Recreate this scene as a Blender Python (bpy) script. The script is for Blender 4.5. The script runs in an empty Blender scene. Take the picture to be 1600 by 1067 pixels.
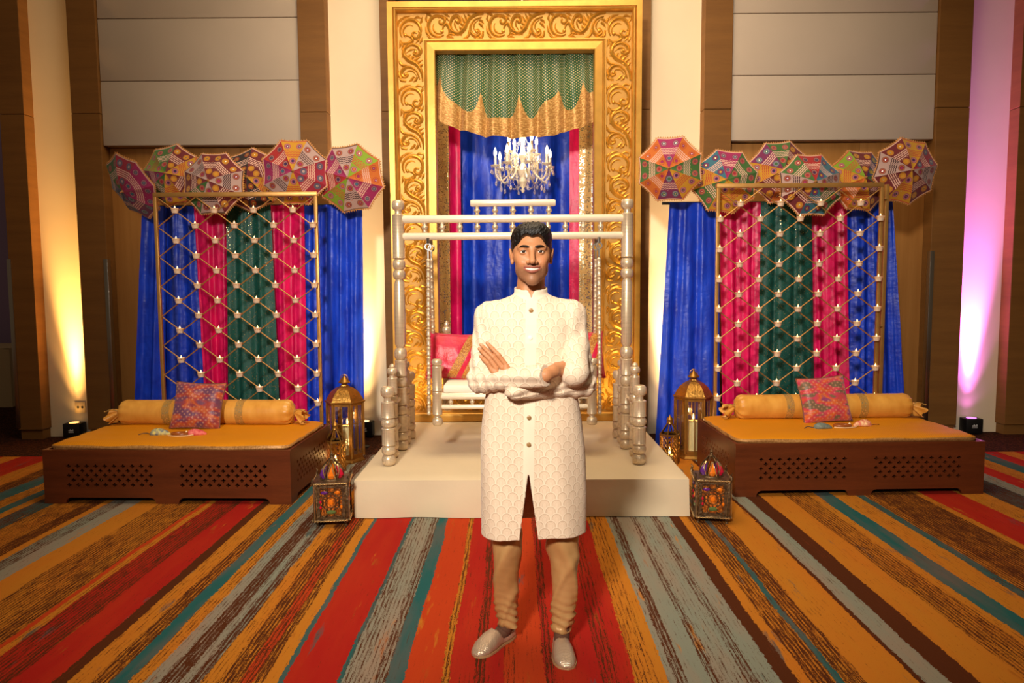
import bpy, bmesh, math, random
import numpy as np
from mathutils import Vector, Matrix, noise as mnoise

# ------------------------------------------------------------------ camera, world, lights, exposure
SC = bpy.context.scene
COL = SC.collection
F_PX, CAM_H = 1100.0, 1.511
PITCH, YAW, ROLL = math.radians(4.44), math.radians(0.26), math.radians(-0.35)
CAM_M = (Matrix.Translation((0, 0, CAM_H)) @ Matrix.Rotation(YAW, 4, 'Z')
         @ Matrix.Rotation(math.pi / 2 - PITCH, 4, 'X') @ Matrix.Rotation(ROLL, 4, 'Z'))
cd = bpy.data.cameras.new('camera')
cd.sensor_width = 36.0
cd.lens = F_PX / 1600 * 36.0
cd.clip_start = 0.05
cam = bpy.data.objects.new('camera', cd)
cam.matrix_world = CAM_M
COL.objects.link(cam)
SC.camera = cam

def ray(px, py):
    d = Vector(((px - 800.0) / F_PX, -(py - 533.5) / F_PX, -1.0))
    return (CAM_M.to_3x3() @ d)

def at(px, py, Y):
    """world point seen at a pixel, at depth Y"""
    d = ray(px, py)
    return Vector((0, 0, CAM_H)) + d * (Y / d.y)

def gx(px, py, z=0.0):
    """world point seen at a pixel, at height z"""
    d = ray(px, py)
    return Vector((0, 0, CAM_H)) + d * ((z - CAM_H) / d.z)

SC.view_settings.view_transform = 'Standard'
SC.view_settings.look = 'None'
SC.view_settings.gamma = 1.0
SC.view_settings.use_curve_mapping = False
SC.view_settings.exposure = 0.0

W = bpy.data.worlds.new('world')
SC.world = W
W.use_nodes = True
W.node_tree.nodes['Background'].inputs[0].default_value = (1.0, 0.68, 0.42, 1)
W.node_tree.nodes['Background'].inputs[1].default_value = 0.09

def light(name, kind, loc, target, energy, color, **kw):
    l = bpy.data.lights.new(name, kind)
    l.energy = energy
    l.color = color
    for k, v in kw.items():
        setattr(l, k, v)
    o = bpy.data.objects.new(name, l)
    COL.objects.link(o)
    o.location = loc
    if target is not None:
        d = Vector(target) - Vector(loc)
        o.rotation_euler = d.to_track_quat('-Z', 'Y').to_euler()
    return o

# the photographer's flash on a stand left of the camera, and warm ceiling downlights
light('flash', 'SPOT', (-1.25, -2.0, 3.8), (0.05, 4.7, 1.68), 2350, (1.0, 0.89, 0.76),
      shadow_soft_size=0.32, spot_size=math.radians(63), spot_blend=1.0)
light('ceiling_downlight', 'AREA', (0.0, 4.2, 5.6), (0.0, 6.2, 0.6), 205, (1.0, 0.77, 0.50), size=3.2)
for sx_ in (-1, 1):      # amber stage uplighting of the gilded frame, tucked behind the swing posts
    light('stage_uplight', 'SPOT', (sx_ * .80, 6.1, .34), (sx_ * .98, 6.52, 1.25), 34, (1.0, 0.66, 0.18), shadow_soft_size=.06, spot_size=math.radians(125), spot_blend=1.0)

# ------------------------------------------------------------------ helpers
def S(r, g, b):
    def c(u):
        u /= 255.0
        return u / 12.92 if u <= 0.04045 else ((u + 0.055) / 1.055) ** 2.4
    return (c(r), c(g), c(b), 1.0)

class NT:
    """small node-tree helper"""
    def __init__(self, name):
        self.m = bpy.data.materials.new(name)
        self.m.use_nodes = True
        self.t = self.m.node_tree
        self.b = self.t.nodes['Principled BSDF']
    def n(self, typ, **kw):
        nd = self.t.nodes.new(typ)
        for k, v in kw.items():
            setattr(nd, k, v)
        return nd
    def l(self, a, b):
        self.t.links.new(a, b)
    def put(self, sock, v):
        if hasattr(v, 'is_output'):
            self.l(v, sock)
        else:
            sock.default_value = v
    def math(self, op, a, b=0.0, c=None, clamp=False):
        nd = self.n('ShaderNodeMath', operation=op, use_clamp=clamp)
        self.put(nd.inputs[0], a); self.put(nd.inputs[1], b)
        if c is not None:
            self.put(nd.inputs[2], c)
        return nd.outputs[0]
    def mix(self, fac, a, b):
        nd = self.n('ShaderNodeMix', data_type='RGBA')
        self.put(nd.inputs[0], fac); self.put(nd.inputs[6], a); self.put(nd.inputs[7], b)
        return nd.outputs[2]
    def coord(self, kind='Object'):
        return self.n('ShaderNodeTexCoord').outputs[kind]
    def mapping(self, vec, scale=(1, 1, 1), rot=(0, 0, 0), loc=(0, 0, 0)):
        mp = self.n('ShaderNodeMapping')
        self.l(vec, mp.inputs[0])
        mp.inputs[1].default_value = loc; mp.inputs[2].default_value = rot; mp.inputs[3].default_value = scale
        return mp.outputs[0]
    def noise(self, vec, scale, detail=3, rough=0.55):
        nd = self.n('ShaderNodeTexNoise')
        if vec is not None:
            self.l(vec, nd.inputs['Vector'])
        nd.inputs['Scale'].default_value = scale
        nd.inputs['Detail'].default_value = detail
        nd.inputs['Roughness'].default_value = rough
        return nd.outputs[0]
    def voronoi(self, vec, scale, out='Distance', feature='F1'):
        nd = self.n('ShaderNodeTexVoronoi', feature=feature)
        if vec is not None:
            self.l(vec, nd.inputs['Vector'])
        nd.inputs['Scale'].default_value = scale
        return nd.outputs[out]
    def sep(self, vec):
        nd = self.n('ShaderNodeSeparateXYZ')
        self.l(vec, nd.inputs[0])
        return nd.outputs
    def comb(self, x, y, z=0.0):
        nd = self.n('ShaderNodeCombineXYZ')
        self.put(nd.inputs[0], x); self.put(nd.inputs[1], y); self.put(nd.inputs[2], z)
        return nd.outputs[0]
    def ramp(self, fac, stops, interp='LINEAR'):
        nd = self.n('ShaderNodeValToRGB')
        cr = nd.color_ramp
        cr.interpolation = interp
        while len(cr.elements) < len(stops):
            cr.elements.new(0.5)
        for e, (p, c) in zip(cr.elements, stops):
            e.position = p
        for e, (p, c) in zip(cr.elements, stops):
            e.color = c if len(c) == 4 else (*c, 1)
        self.l(fac, nd.inputs[0])
        return nd.outputs[0]
    def bump(self, h, strength=0.3, dist=0.01):
        nd = self.n('ShaderNodeBump')
        nd.inputs['Strength'].default_value = strength
        nd.inputs['Distance'].default_value = dist
        self.l(h, nd.inputs['Height'])
        self.l(nd.outputs[0], self.b.inputs['Normal'])
        return nd
    def set(self, **kw):
        names = dict(col='Base Color', rough='Roughness', metal='Metallic', spec='Specular IOR Level',
                     sheen='Sheen Weight', trans='Transmission Weight', coat='Coat Weight', ior='IOR',
                     ecol='Emission Color', estr='Emission Strength', alpha='Alpha', sss='Subsurface Weight',
                     aniso='Anisotropic')
        for k, v in kw.items():
            self.put(self.b.inputs[names[k]], v)
        return self

def M(name, col, rough=0.5, metal=0.0, var=0.0, vscale=6.0, bump=0.0, bscale=40.0, stretch=(1, 1, 1), bdist=0.004,
      col2=None, **kw):
    t = NT(name)
    if len(col) == 3:
        col = (*col, 1)
    t.set(rough=rough, metal=metal, **kw)
    co = t.mapping(t.coord(), stretch) if (var or bump or col2) else None
    if col2 is not None or var:
        c2 = col2 if col2 is not None else tuple(max(0, c * (1 - var)) for c in col[:3]) + (1,)
        nz = t.noise(co, vscale, 4)
        f = t.math('MULTIPLY_ADD', nz, 2.6, -0.8, clamp=True)
        t.set(col=t.mix(f, col, c2))
    else:
        t.set(col=col)
    if bump:
        t.bump(t.noise(co, bscale, 3), bump, bdist)
    return t.m

class MB:
    """collects polygons for one mesh"""
    def __init__(self):
        self.v, self.f, self.mi, self.uv = [], [], [], None
    def add(self, vs, fs, mi=0):
        o = len(self.v)
        self.v += [tuple(p) for p in vs]
        self.f += [tuple(o + i for i in f) for f in fs]
        self.mi += [mi] * len(fs)
        return self
    def box(self, x0, x1, y0, y1, z0, z1, mi=0):
        vs = [(x, y, z) for z in (z0, z1) for y in (y0, y1) for x in (x0, x1)]
        return self.add(vs, [(0, 2, 3, 1), (4, 5, 7, 6), (0, 1, 5, 4), (2, 6, 7, 3), (0, 4, 6, 2), (1, 3, 7, 5)], mi)
    def bbox(self, x0, x1, y0, y1, z0, z1, b=0.005, mi=0):
        """box with chamfered edges"""
        bm = bmesh.new()
        bmesh.ops.create_cube(bm, size=1)
        for v in bm.verts:
            v.co = ((x0 + x1) / 2 + v.co.x * (x1 - x0), (y0 + y1) / 2 + v.co.y * (y1 - y0), (z0 + z1) / 2 + v.co.z * (z1 - z0))
        bmesh.ops.bevel(bm, geom=bm.edges[:], offset=b, segments=2, affect='EDGES', profile=0.5)
        bm.verts.index_update()
        self.add([v.co[:] for v in bm.verts], [[v.index for v in f.verts] for f in bm.faces], mi)
        bm.free()
        return self
    def lathe(self, prof, n=16, c=(0, 0, 0), axis='z', ang0=0.0, mi=0):
        vs, fs = [], []
        k = len(prof)
        for (r, h) in prof:
            for j in range(n):
                a = ang0 + 2 * math.pi * j / n
                p = (r * math.cos(a), r * math.sin(a), h)
                if axis == 'x':
                    p = (p[2], p[0], p[1])
                elif axis == 'y':
                    p = (p[0], p[2], p[1])
                vs.append((c[0] + p[0], c[1] + p[1], c[2] + p[2]))
        for i in range(k - 1):
            for j in range(n):
                q = (i * n + j, i * n + (j + 1) % n, (i + 1) * n + (j + 1) % n, (i + 1) * n + j)
                fs.append(q if axis != 'y' else q[::-1])
        if prof[0][0] > 1e-6:
            q = tuple(range(n))
            fs.append(q[::-1] if axis != 'y' else q)
        if prof[-1][0] > 1e-6:
            q = tuple((k - 1) * n + j for j in range(n))
            fs.append(q if axis != 'y' else q[::-1])
        return self.add(vs, fs, mi)
    def tube(self, pts, r, n=8, cap=True, closed=False, mi=0, flat=1.0):
        pts = [Vector(p) for p in pts]
        m = len(pts)
        rs = r if isinstance(r, (list, tuple, np.ndarray)) else [r] * m
        vs, fs = [], []
        up = None
        for i, p in enumerate(pts):
            a = pts[(i - 1) % m] if (closed or i > 0) else p
            b = pts[(i + 1) % m] if (closed or i < m - 1) else p
            t = (b - a)
            if t.length < 1e-9:
                t = Vector((0, 0, 1))
            t.normalize()
            if up is None:
                up = Vector((0, 0, 1)) if abs(t.z) < 0.9 else Vector((0, 1, 0))
            s = t.cross(up)
            if s.length < 1e-6:
                s = t.orthogonal()
            s.normalize()
            u = s.cross(t).normalized()
            up = u
            for j in range(n):
                an = 2 * math.pi * j / n
                vs.append(p + s * (rs[i] * math.cos(an)) + u * (rs[i] * flat * math.sin(an)))
        for i in range(m if closed else m - 1):
            for j in range(n):
                fs.append((i * n + j, i * n + (j + 1) % n, ((i + 1) % m) * n + (j + 1) % n, ((i + 1) % m) * n + j))
        if cap and not closed:
            fs.append(tuple(range(n))[::-1])
            fs.append(tuple((m - 1) * n + j for j in range(n)))
        return self.add(vs, fs, mi)
    def prism(self, poly, y0, y1, mi=0):
        """polygon in the XZ plane, extruded along Y"""
        n = len(poly)
        vs = [(x, y0, z) for x, z in poly] + [(x, y1, z) for x, z in poly]
        fs = [tuple(range(n)), tuple(range(n, 2 * n))[::-1]]
        fs += [(i, n + i, n + (i + 1) % n, (i + 1) % n) for i in range(n)]
        return self.add(vs, fs, mi)
    def grid(self, fn, nu, nv, closed_u=False, mi=0):
        vs = [fn(i / nu, j / nv) for j in range(nv + 1) for i in range(nu + (0 if closed_u else 1))]
        w = nu if closed_u else nu + 1
        fs = []
        for j in range(nv):
            for i in range(nu):
                i2 = (i + 1) % w
                fs.append((j * w + i, j * w + i2, (j + 1) * w + i2, (j + 1) * w + i))
        return self.add(vs, fs, mi)
    def xform(self, mat, start=0):
        for i in range(start, len(self.v)):
            self.v[i] = tuple(mat @ Vector(self.v[i]))
        return self
    def mesh(self, name, smooth=True, angle=40, recalc=True):
        me = bpy.data.meshes.new(name)
        me.from_pydata(self.v, [], self.f)
        if any(self.mi):
            me.polygons.foreach_set('material_index', self.mi)
        if recalc:
            bm = bmesh.new(); bm.from_mesh(me)
            bmesh.ops.recalc_face_normals(bm, faces=bm.faces[:])
            bm.to_mesh(me); bm.free()
        if smooth:
            me.polygons.foreach_set('use_smooth', [True] * len(me.polygons))
            me.set_sharp_from_angle(angle=math.radians(angle))
        me.update()
        return me
    def build(self, name, mat, parent=None, smooth=True, angle=40, recalc=True):
        return mobj(name, self.mesh(name, smooth, angle, recalc), mat, parent)

def mobj(name, me, mat, parent=None):
    mats = mat if isinstance(mat, (list, tuple)) else [mat]
    if not me.materials:
        for m in mats:
            me.materials.append(m)
    o = bpy.data.objects.new(name, me)
    COL.objects.link(o)
    if parent is not None:
        o.parent = parent
    return o

def tag(o, label=None, cat=None, group=None, kind=None):
    if label: o['label'] = label
    if cat: o['category'] = cat
    if group: o['group'] = group
    if kind: o['kind'] = kind
    return o

def thing(name, label, cat, loc=(0, 0, 0), rz=0.0, group=None):
    o = bpy.data.objects.new(name, None)
    o.empty_display_size = 0.05
    COL.objects.link(o)
    o.location = loc
    o.rotation_euler = (0, 0, rz)
    return tag(o, label, cat, group)

def share(o, name, parent, loc=(0, 0, 0), rot=(0, 0, 0), scale=(1, 1, 1)):
    c = o.copy()
    c.name = name
    COL.objects.link(c)
    c.parent = parent
    c.location = loc; c.rotation_euler = rot; c.scale = scale
    return c

def copy_tree(o, parent=None):
    c = o.copy()
    COL.objects.link(c)
    c.parent = parent
    for ch in o.children:
        copy_tree(ch, c)
    return c

def pr(i):
    return ('first', 'second', 'third', 'fourth', 'fifth', 'sixth', 'seventh', 'eighth', 'ninth', 'tenth',
            'eleventh', 'twelfth', 'thirteenth', 'fourteenth', 'fifteenth', 'sixteenth')[i]

def uvmap(me, uvs):
    """per-vertex uv list to a uv layer"""
    lay = me.uv_layers.new(name='UVMap')
    idx = np.empty(len(me.loops), dtype=np.int32)
    me.loops.foreach_get('vertex_index', idx)
    lay.data.foreach_set('uv', np.asarray(uvs, dtype=np.float32)[idx].ravel())

def crm(P, n=8, closed=False):
    """Catmull-Rom through points"""
    P = [np.array(p, float) for p in P]
    out = []
    m = len(P)
    for i in range(m if closed else m - 1):
        p0 = P[(i - 1) % m] if (closed or i > 0) else 2 * P[0] - P[1]
        p1, p2 = P[i], P[(i + 1) % m]
        p3 = P[(i + 2) % m] if (closed or i + 2 < m) else 2 * P[-1] - P[-2]
        for k in range(n):
            t = k / n
            out.append(0.5 * (2 * p1 + (p2 - p0) * t + (2 * p0 - 5 * p1 + 4 * p2 - p3) * t * t + (3 * p1 - p0 - 3 * p2 + p3) * t ** 3))
    if not closed:
        out.append(P[-1])
    return out

RND = random.Random(7)
# ------------------------------------------------------------------ carpet
def carpet_material():
    t = NT('striped_carpet')
    R, D, O = S(164, 30, 22), S(110, 22, 16), S(180, 58, 22)
    G, B, T, Gr = S(186, 118, 34), S(78, 38, 15), S(34, 90, 90), S(130, 135, 120)
    seg = [(-4.5, R, .3), (-4.2, G, .4), (-4.0, G, .8), (-3.85, T, .3), (-3.7, G, .5), (-3.58, T, .2), (-3.49, G, .3), (-3.42, T, .6),
           (-3.27, G, .6), (-3.05, G, .85), (-2.945, G, .1), (-2.89, Gr, .6), (-2.784, Gr, .1), (-2.685, G, .05), (-2.52, G, .62),
           (-2.313, G, .7), (-2.22, O, .1), (-2.19, G, .35), (-2.15, R, .55), (-2.02, R, .7), (-1.965, R, .12), (-1.80, B, .9), (-1.745, G, .25),
           (-1.65, G, .72), (-1.575, T, .05), (-1.50, G, .4), (-1.44, Gr, .3), (-1.38, Gr, .85), (-1.305, Gr, .35), (-1.27, Gr, .8),
           (-1.22, G, .3), (-1.16, G, .72), (-1.08, O, .6), (-1.03, G, .75), (-.985, G, .08), (-.93, T, 0), (-.905, R, 0), (-.69, T, .3), (-.67, Gr, .5), (-.60, Gr, .35), (-.55, Gr, .65),
           (-.507, T, .08), (-.44, O, .05), (-.30, G, .5), (-.27, R, .1), (-.175, R, .7), (-.13, R, .15), (-.055, O, .42), (-.01, O, .12),
           (.10, R, .65), (.146, R, .1), (.32, R, .55), (.39, R, .25), (.45, G, .4), (.54, G, .1), (.585, Gr, .15), (.61, Gr, .72), (.66, Gr, .1),
           (.745, Gr, .6), (.78, Gr, .25), (.88, Gr, .65), (.93, Gr, .2), (1.005, B, 1), (1.067, G, .1), (1.115, G, .7), (1.21, T, .3),
           (1.24, G, .78), (1.32, G, .03), (1.525, B, 1), (1.55, Gr, .15), (1.65, B, .95), (1.76, G, .05), (1.95, G, .62), (2.11, G, .25),
           (2.166, T, .05), (2.284, G, .2), (2.44, T, .4), (2.5, G, .65), (2.57, G, .8), (2.88, G, .3), (2.93, R, .1), (3.2, G, .3), (3.4, T, .75),
           (3.62, Gr, .3), (3.75, R, .1), (3.9, G, .4), (4.05, T, .2), (4.2, R, .1), (4.35, G, .3)]
    pos = t.n('ShaderNodeNewGeometry').outputs['Position']
    x, y, z = t.sep(pos)[0:3]
    low = t.noise(t.mapping(pos, (1.1, .55, 1)), 1.6, 2)
    mid = t.noise(t.mapping(pos, (14, 7, 1)), 5, 4, .7)
    wx = t.math('ADD', x, t.math('ADD', t.math('MULTIPLY_ADD', low, .07, -.035), t.math('MULTIPLY_ADD', mid, .036, -.018)))
    wx = t.math('WRAP', wx, 4.5, -4.5)
    cols, amts = [], []
    for k in range(6):
        a = -4.5 + 1.5 * k
        inside = [s for s in seg if a <= s[0] < a + 1.5]
        prev = [s for s in seg if s[0] < a]
        st = ([(0.0, prev[-1][1], prev[-1][2])] if (prev and inside[0][0] > a + 1e-4) else []) + [((s[0] - a) / 1.5, s[1], s[2]) for s in inside]
        st = st[:32]
        f = t.math('MULTIPLY', t.math('SUBTRACT', wx, a), 1 / 1.5)
        cols.append(t.ramp(f, [(p, c) for p, c, s in st], 'CONSTANT'))
        amts.append(t.ramp(f, [(p, (s, s, s, 1)) for p, c, s in st], 'CONSTANT'))
    base, amt = cols[0], amts[0]
    for k in range(1, 6):
        sw = t.math('GREATER_THAN', wx, -4.5 + 1.5 * k)
        base, amt = t.mix(sw, base, cols[k]), t.mix(sw, amt, amts[k])
    # dry-brush dashes of brown along the stripes
    fl = t.math('ADD', t.math('MULTIPLY', t.noise(t.mapping(pos, (105, 4.5, 1)), 2.0, 3, .6), .60), t.math('MULTIPLY', t.noise(t.mapping(pos, (170, 40, 1)), 2.0, 2, .6), .40))
    ln = t.math('SINE', t.math('MULTIPLY', x, 330.0))
    p = t.math('ADD', fl, t.math('MULTIPLY', ln, .045))
    big = t.noise(t.mapping(pos, (3, .5, 1)), 2.0, 2)
    am = t.math('ADD', amt, t.math('MULTIPLY_ADD', big, .5, -.25))
    thr = t.math('MULTIPLY_ADD', am, -.27, .628)
    mask = t.math('MULTIPLY', t.math('SUBTRACT', p, thr), 14, clamp=True)
    # worn-looking painterly patches where another yarn colour takes over
    pt = t.noise(t.mapping(pos, (9, 1.3, 1)), 1.7, 3, .6)
    ptc = t.ramp(t.noise(t.mapping(pos, (3, .7, 1), loc=(5, 2, 0)), 1.3, 1), [(0, S(30, 82, 84)), (.47, S(150, 86, 26)), (.56, S(186, 118, 34))], 'CONSTANT')
    pm_ = t.math('MULTIPLY', t.math('SUBTRACT', t.math('ADD', t.math('MULTIPLY', pt, .8), t.math('MULTIPLY', fl, .2)), .60), 16, clamp=True)
    base = t.mix(t.math('MULTIPLY', pm_, .85), base, ptc)
    # slow tonal drift inside each stripe
    dr = t.noise(t.mapping(pos, (5, .8, 1)), 1.5, 3)
    base = t.mix(t.math('MULTIPLY_ADD', dr, 1.6, -.62, clamp=True), base, t.mix(.35, base, S(206, 84, 24)))
    pile = t.noise(pos, 420, 2)
    base = t.mix(t.math('MULTIPLY_ADD', pile, .8, -.25, clamp=True), base, t.mix(.45, base, S(60, 26, 10)))
    t.set(col=t.mix(mask, base, B), rough=.95, spec=.1)
    t.bump(t.math('ADD', pile, t.math('MULTIPLY', mask, -.4)), .35, .004)
    return t.m

MAT_CARPET = carpet_material()
m = NT('border_carpet')
pn = m.voronoi(m.coord('Object'), 60)
m.set(col=m.mix(m.math('MULTIPLY_ADD', pn, 2.6, -.5, clamp=True), S(92, 48, 22), S(40, 20, 10)), rough=.95, spec=.1)
m.bump(pn, .3, .004)
MAT_BORDER = m.m
b = MB(); b.add([(-9, -3, 0), (9, -3, 0), (9, 6.28, 0), (-9, 6.28, 0)], [(0, 1, 2, 3)])
tag(b.build('floor', MAT_CARPET, smooth=False), 'multicoloured striped carpet under the whole setup', 'floor', kind='structure')
b = MB(); b.add([(-9, 6.28, 0), (9, 6.28, 0), (9, 12, 0), (-9, 12, 0)], [(0, 1, 2, 3)])
tag(b.build('floor', MAT_BORDER, smooth=False), 'dark brown speckled carpet border along the wall', 'floor', kind='structure')

# ------------------------------------------------------------------ back wall
def wood(name, c1, c2, sc=(2.2, 2.2, .12), rough=.5):
    t = NT(name)
    pos = t.n('ShaderNodeNewGeometry').outputs['Position']
    n1 = t.noise(t.mapping(pos, sc), 6, 5, .6)
    n2 = t.noise(t.mapping(pos, (sc[0] * 12, sc[1] * 12, sc[2] * 6)), 8, 3)
    f = t.math('ADD', t.math('MULTIPLY_ADD', n1, 1.6, -.4), t.math('MULTIPLY_ADD', n2, .5, -.25), clamp=True)
    t.set(col=t.mix(f, c1, c2), rough=rough, spec=.3)
    t.bump(n2, .08, .002)
    return t.m
MAT_PIL = wood('brown_woodgrain_wallcovering', S(132, 90, 42), S(110, 72, 32), (.15, .15, 2.2), .6)
MAT_PANEL = wood('light_wood_panel', S(178, 126, 66), S(152, 102, 48), (2.4, 2.4, .12), .5)
MAT_CREAM = M('cream_wall_paint', S(232, 214, 184), .7, var=.06, vscale=1.5, bump=.05, bscale=120)
MAT_FABRIC = M('grey_fabric_panel', S(188, 172, 156), .9, var=.05, vscale=2, bump=.25, bscale=500, bdist=.002)
MAT_NICHE = M('dark_niche_paint', S(60, 44, 32), .8)
MAT_STEEL = M('brushed_steel', S(170, 165, 155), .3, 1.0, bump=.05, bscale=80, stretch=(1, 1, .05))
MAT_BLACK = M('black_plastic', S(14, 14, 15), .45)
MAT_WHITE = M('white_print', S(220, 220, 220), .6)

WT = 4.95     # wall height
YP = 7.0      # front of the brown pilasters
YR = 7.14     # face of the recessed cream strips and wood panels
def wx(px, Y=YP, py=300):
    return at(px, py, Y).x
# straight x positions measured mid-height on the pilaster fronts
L = dict(a0=-6.6, a1=wx(47, YP, 340), b0=wx(120, YP, 340), b1=wx(157, YP, 200), c0=wx(472), c1=wx(514), d0=wx(598), d1=wx(612))
Rr = dict(d1=wx(1001), d0=wx(1015), c1=wx(1098), c0=wx(1141), b1=wx(1462, YP, 200), b0=wx(1508, YP, 340), a1=wx(1585, YP, 340), a0=6.8)
wall = MB()
for x0, x1 in ((L['a1'], L['b0']), (L['c1'], L['d0']), (Rr['d0'], Rr['c1']), (Rr['b0'], Rr['a1'])):
    wall.box(min(x0, x1) - .05, max(x0, x1) + .05, YR, 7.5, 0, WT)
for x0, x1 in ((L['b1'], L['c0']), (Rr['c0'], Rr['b1'])):
    wall.box(x0 - .02, x1 + .02, YR + .06, 7.5, 0, WT)
WALL = tag(wall.build('wall_back', MAT_CREAM, smooth=False), 'cream painted back wall glowing between brown pilasters', 'wall', kind='structure')
b = MB(); b.box(L['d0'], Rr['d0'], 7.75, 7.9, 0, WT); b.box(L['d1'] - .04, L['d1'] - .01, 7.46, 7.75, 0, WT); b.box(Rr['d1'] + .01, Rr['d1'] + .04, 7.46, 7.75, 0, WT)
tag(b.build('wall_back', MAT_NICHE, smooth=False), 'dark recess behind the gilded frame and drapes', 'wall', kind='structure')
# pilasters
k = 1
for (x0, x1, lab) in ((-5.02, L['a1'], 'brown woodgrain pilaster at the far left edge'),
                 (L['b0'], L['b1'], 'brown pilaster between amber lit strip and left grey panels'),
                 (L['c0'], L['c1'], 'brown pilaster right of the left grey panels'),
                 (L['d0'], L['d1'], 'narrow brown pilaster touching left side of gilded frame'),
                 (Rr['d1'], Rr['d0'], 'narrow brown pilaster touching right side of gilded frame'),
                 (Rr['c1'], Rr['c0'], 'brown pilaster left of the right grey panels'),
                 (Rr['b1'], Rr['b0'], 'brown pilaster between right grey panels and pink strip'),
                 (Rr['a1'], 6.8, 'brown pilaster at the far right edge beyond pink strip')):
    b = MB()
    zs = [0.0, .10, 3.22, WT]
    b.box(x0 + .012, x1 - .012, YP + .02, 7.45, 0, .10)
    b.bbox(x0, x1, YP, 7.45, .10, 3.218, .004)
    b.bbox(x0, x1, YP, 7.45, 3.222, WT, .004)
    tag(b.build('trim_%d' % k, MAT_PIL, smooth=False), lab, 'pilaster', kind='structure')
    k += 1
# bays with fabric panels over light wood
for side, x0, x1 in ((0, L['b1'], L['c0']), (1, Rr['c0'], Rr['b1'])):
    zb = [at(316 if side == 0 else 1300, p, YP + .03).z for p in ((227, 126, 28) if side == 0 else (219, 117, 20))] + [WT]
    for i in range(3):
        b = MB(); b.bbox(x0 + .003, x1 - .003, YP + .03, YR + .08, zb[i] + .003, zb[i + 1] - .003, .006)
        o = b.build('fabric_panel', MAT_FABRIC, WALL)
    n = 3
    for i in range(n):
        a = x0 + (x1 - x0) * i / n; c = x0 + (x1 - x0) * (i + 1) / n
        b = MB(); b.bbox(a + .001, c - .001, YR, YR + .07, .10, zb[0] - .002, .003)
        b.build('wood_panel', MAT_PANEL, WALL)
    b = MB(); b.box(x0, x1, YR - .012, YR + .07, 0, .10)
    tag(b.build('baseboard_%s' % ('left' if side == 0 else 'right'), MAT_PIL, smooth=False), 'brown baseboard under %s wood panels' % ('left' if side == 0 else 'right'), 'baseboard', kind='structure')
    # steel door guards
    pz0, pz1 = .12, at(160 if side == 0 else 1462, 405 if side == 0 else 392, YP).z
    xx = L['b1'] if side == 0 else Rr['b1']
    s = 1 if side == 0 else -1
    b = MB(); b.bbox(xx - .035 if side == 0 else xx - .006, xx + .006 if side == 0 else xx + .035, YP - .008, YP + .05, pz0, pz1, .003)
    tag(b.build('corner_guard', MAT_STEEL), 'brushed steel guard on the corner of the %s pilaster' % ('left' if side == 0 else 'right'), 'corner guard')
b = MB(); b.bbox(-5.035, -4.995, YP - .008, YP + .05, .12, at(8, 405, YP).z, .003)
tag(b.build('corner_guard', MAT_STEEL), 'brushed steel guard at the extreme left edge of picture', 'corner guard')
# the room beyond on the left: far wall and a clothed table
b = MB(); b.box(-14, -4.4, 10.6, 10.8, 0, 7.5)
tag(b.build('wall_far', M('lilac_far_wall', S(150, 130, 170), .8), smooth=False), 'far wall washed in purple light at left edge', 'wall', kind='structure')
light('purple_wash', 'SPOT', (-7.6, 9.6, 0.4), (-7.6, 10.6, 2.6), 130, (.35, .12, 1.0), spot_size=math.radians(110), spot_blend=1, shadow_soft_size=.1)
tb = thing('buffet_table', 'cream clothed table in the far room at left edge', 'table', (-7.45, 9.4, 0))
b = MB()
def tcl(u, v):
    a = 2 * math.pi * u
    sx, sy = .95, .42
    p = max(abs(math.cos(a)), abs(math.sin(a)))
    r = 1 + .02 * v * math.sin(a * 28)
    return (sx * math.cos(a) / p * r, sy * math.sin(a) / p * r, .76 * (1 - v))
b.grid(tcl, 160, 6, True); b.box(-.95, .95, -.42, .42, .752, .765)
b.build('tablecloth', M('cream_linen', S(200, 180, 140), .8), tb)
b = MB(); b.lathe([(.09, .765), (.1, .78), (.05, .80), (.03, .86), (.055, .9), (.02, .93), (0, .94)], 14)
b.build('centrepiece', M('brass_dish', S(120, 84, 40), .35, .8), tb)

# outlet plate and uplights
p = at(126, 636, YR)
o = thing('wall_outlet', 'cream outlet plate low on the amber lit strip', 'outlet', (p.x, YR, p.z))
b = MB(); b.bbox(-.055, .055, -.008, 0, -.055, .055, .003); b.build('plate', M('ivory_plate', S(222, 196, 150), .4), o)
for sx in (-.022, .022):
    b = MB(); b.lathe([(0, -.0095), (.012, -.0095), (.012, -.006)], 12, (sx, 0, 0), 'y'); b.build('socket', MAT_BLACK, o)

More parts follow.
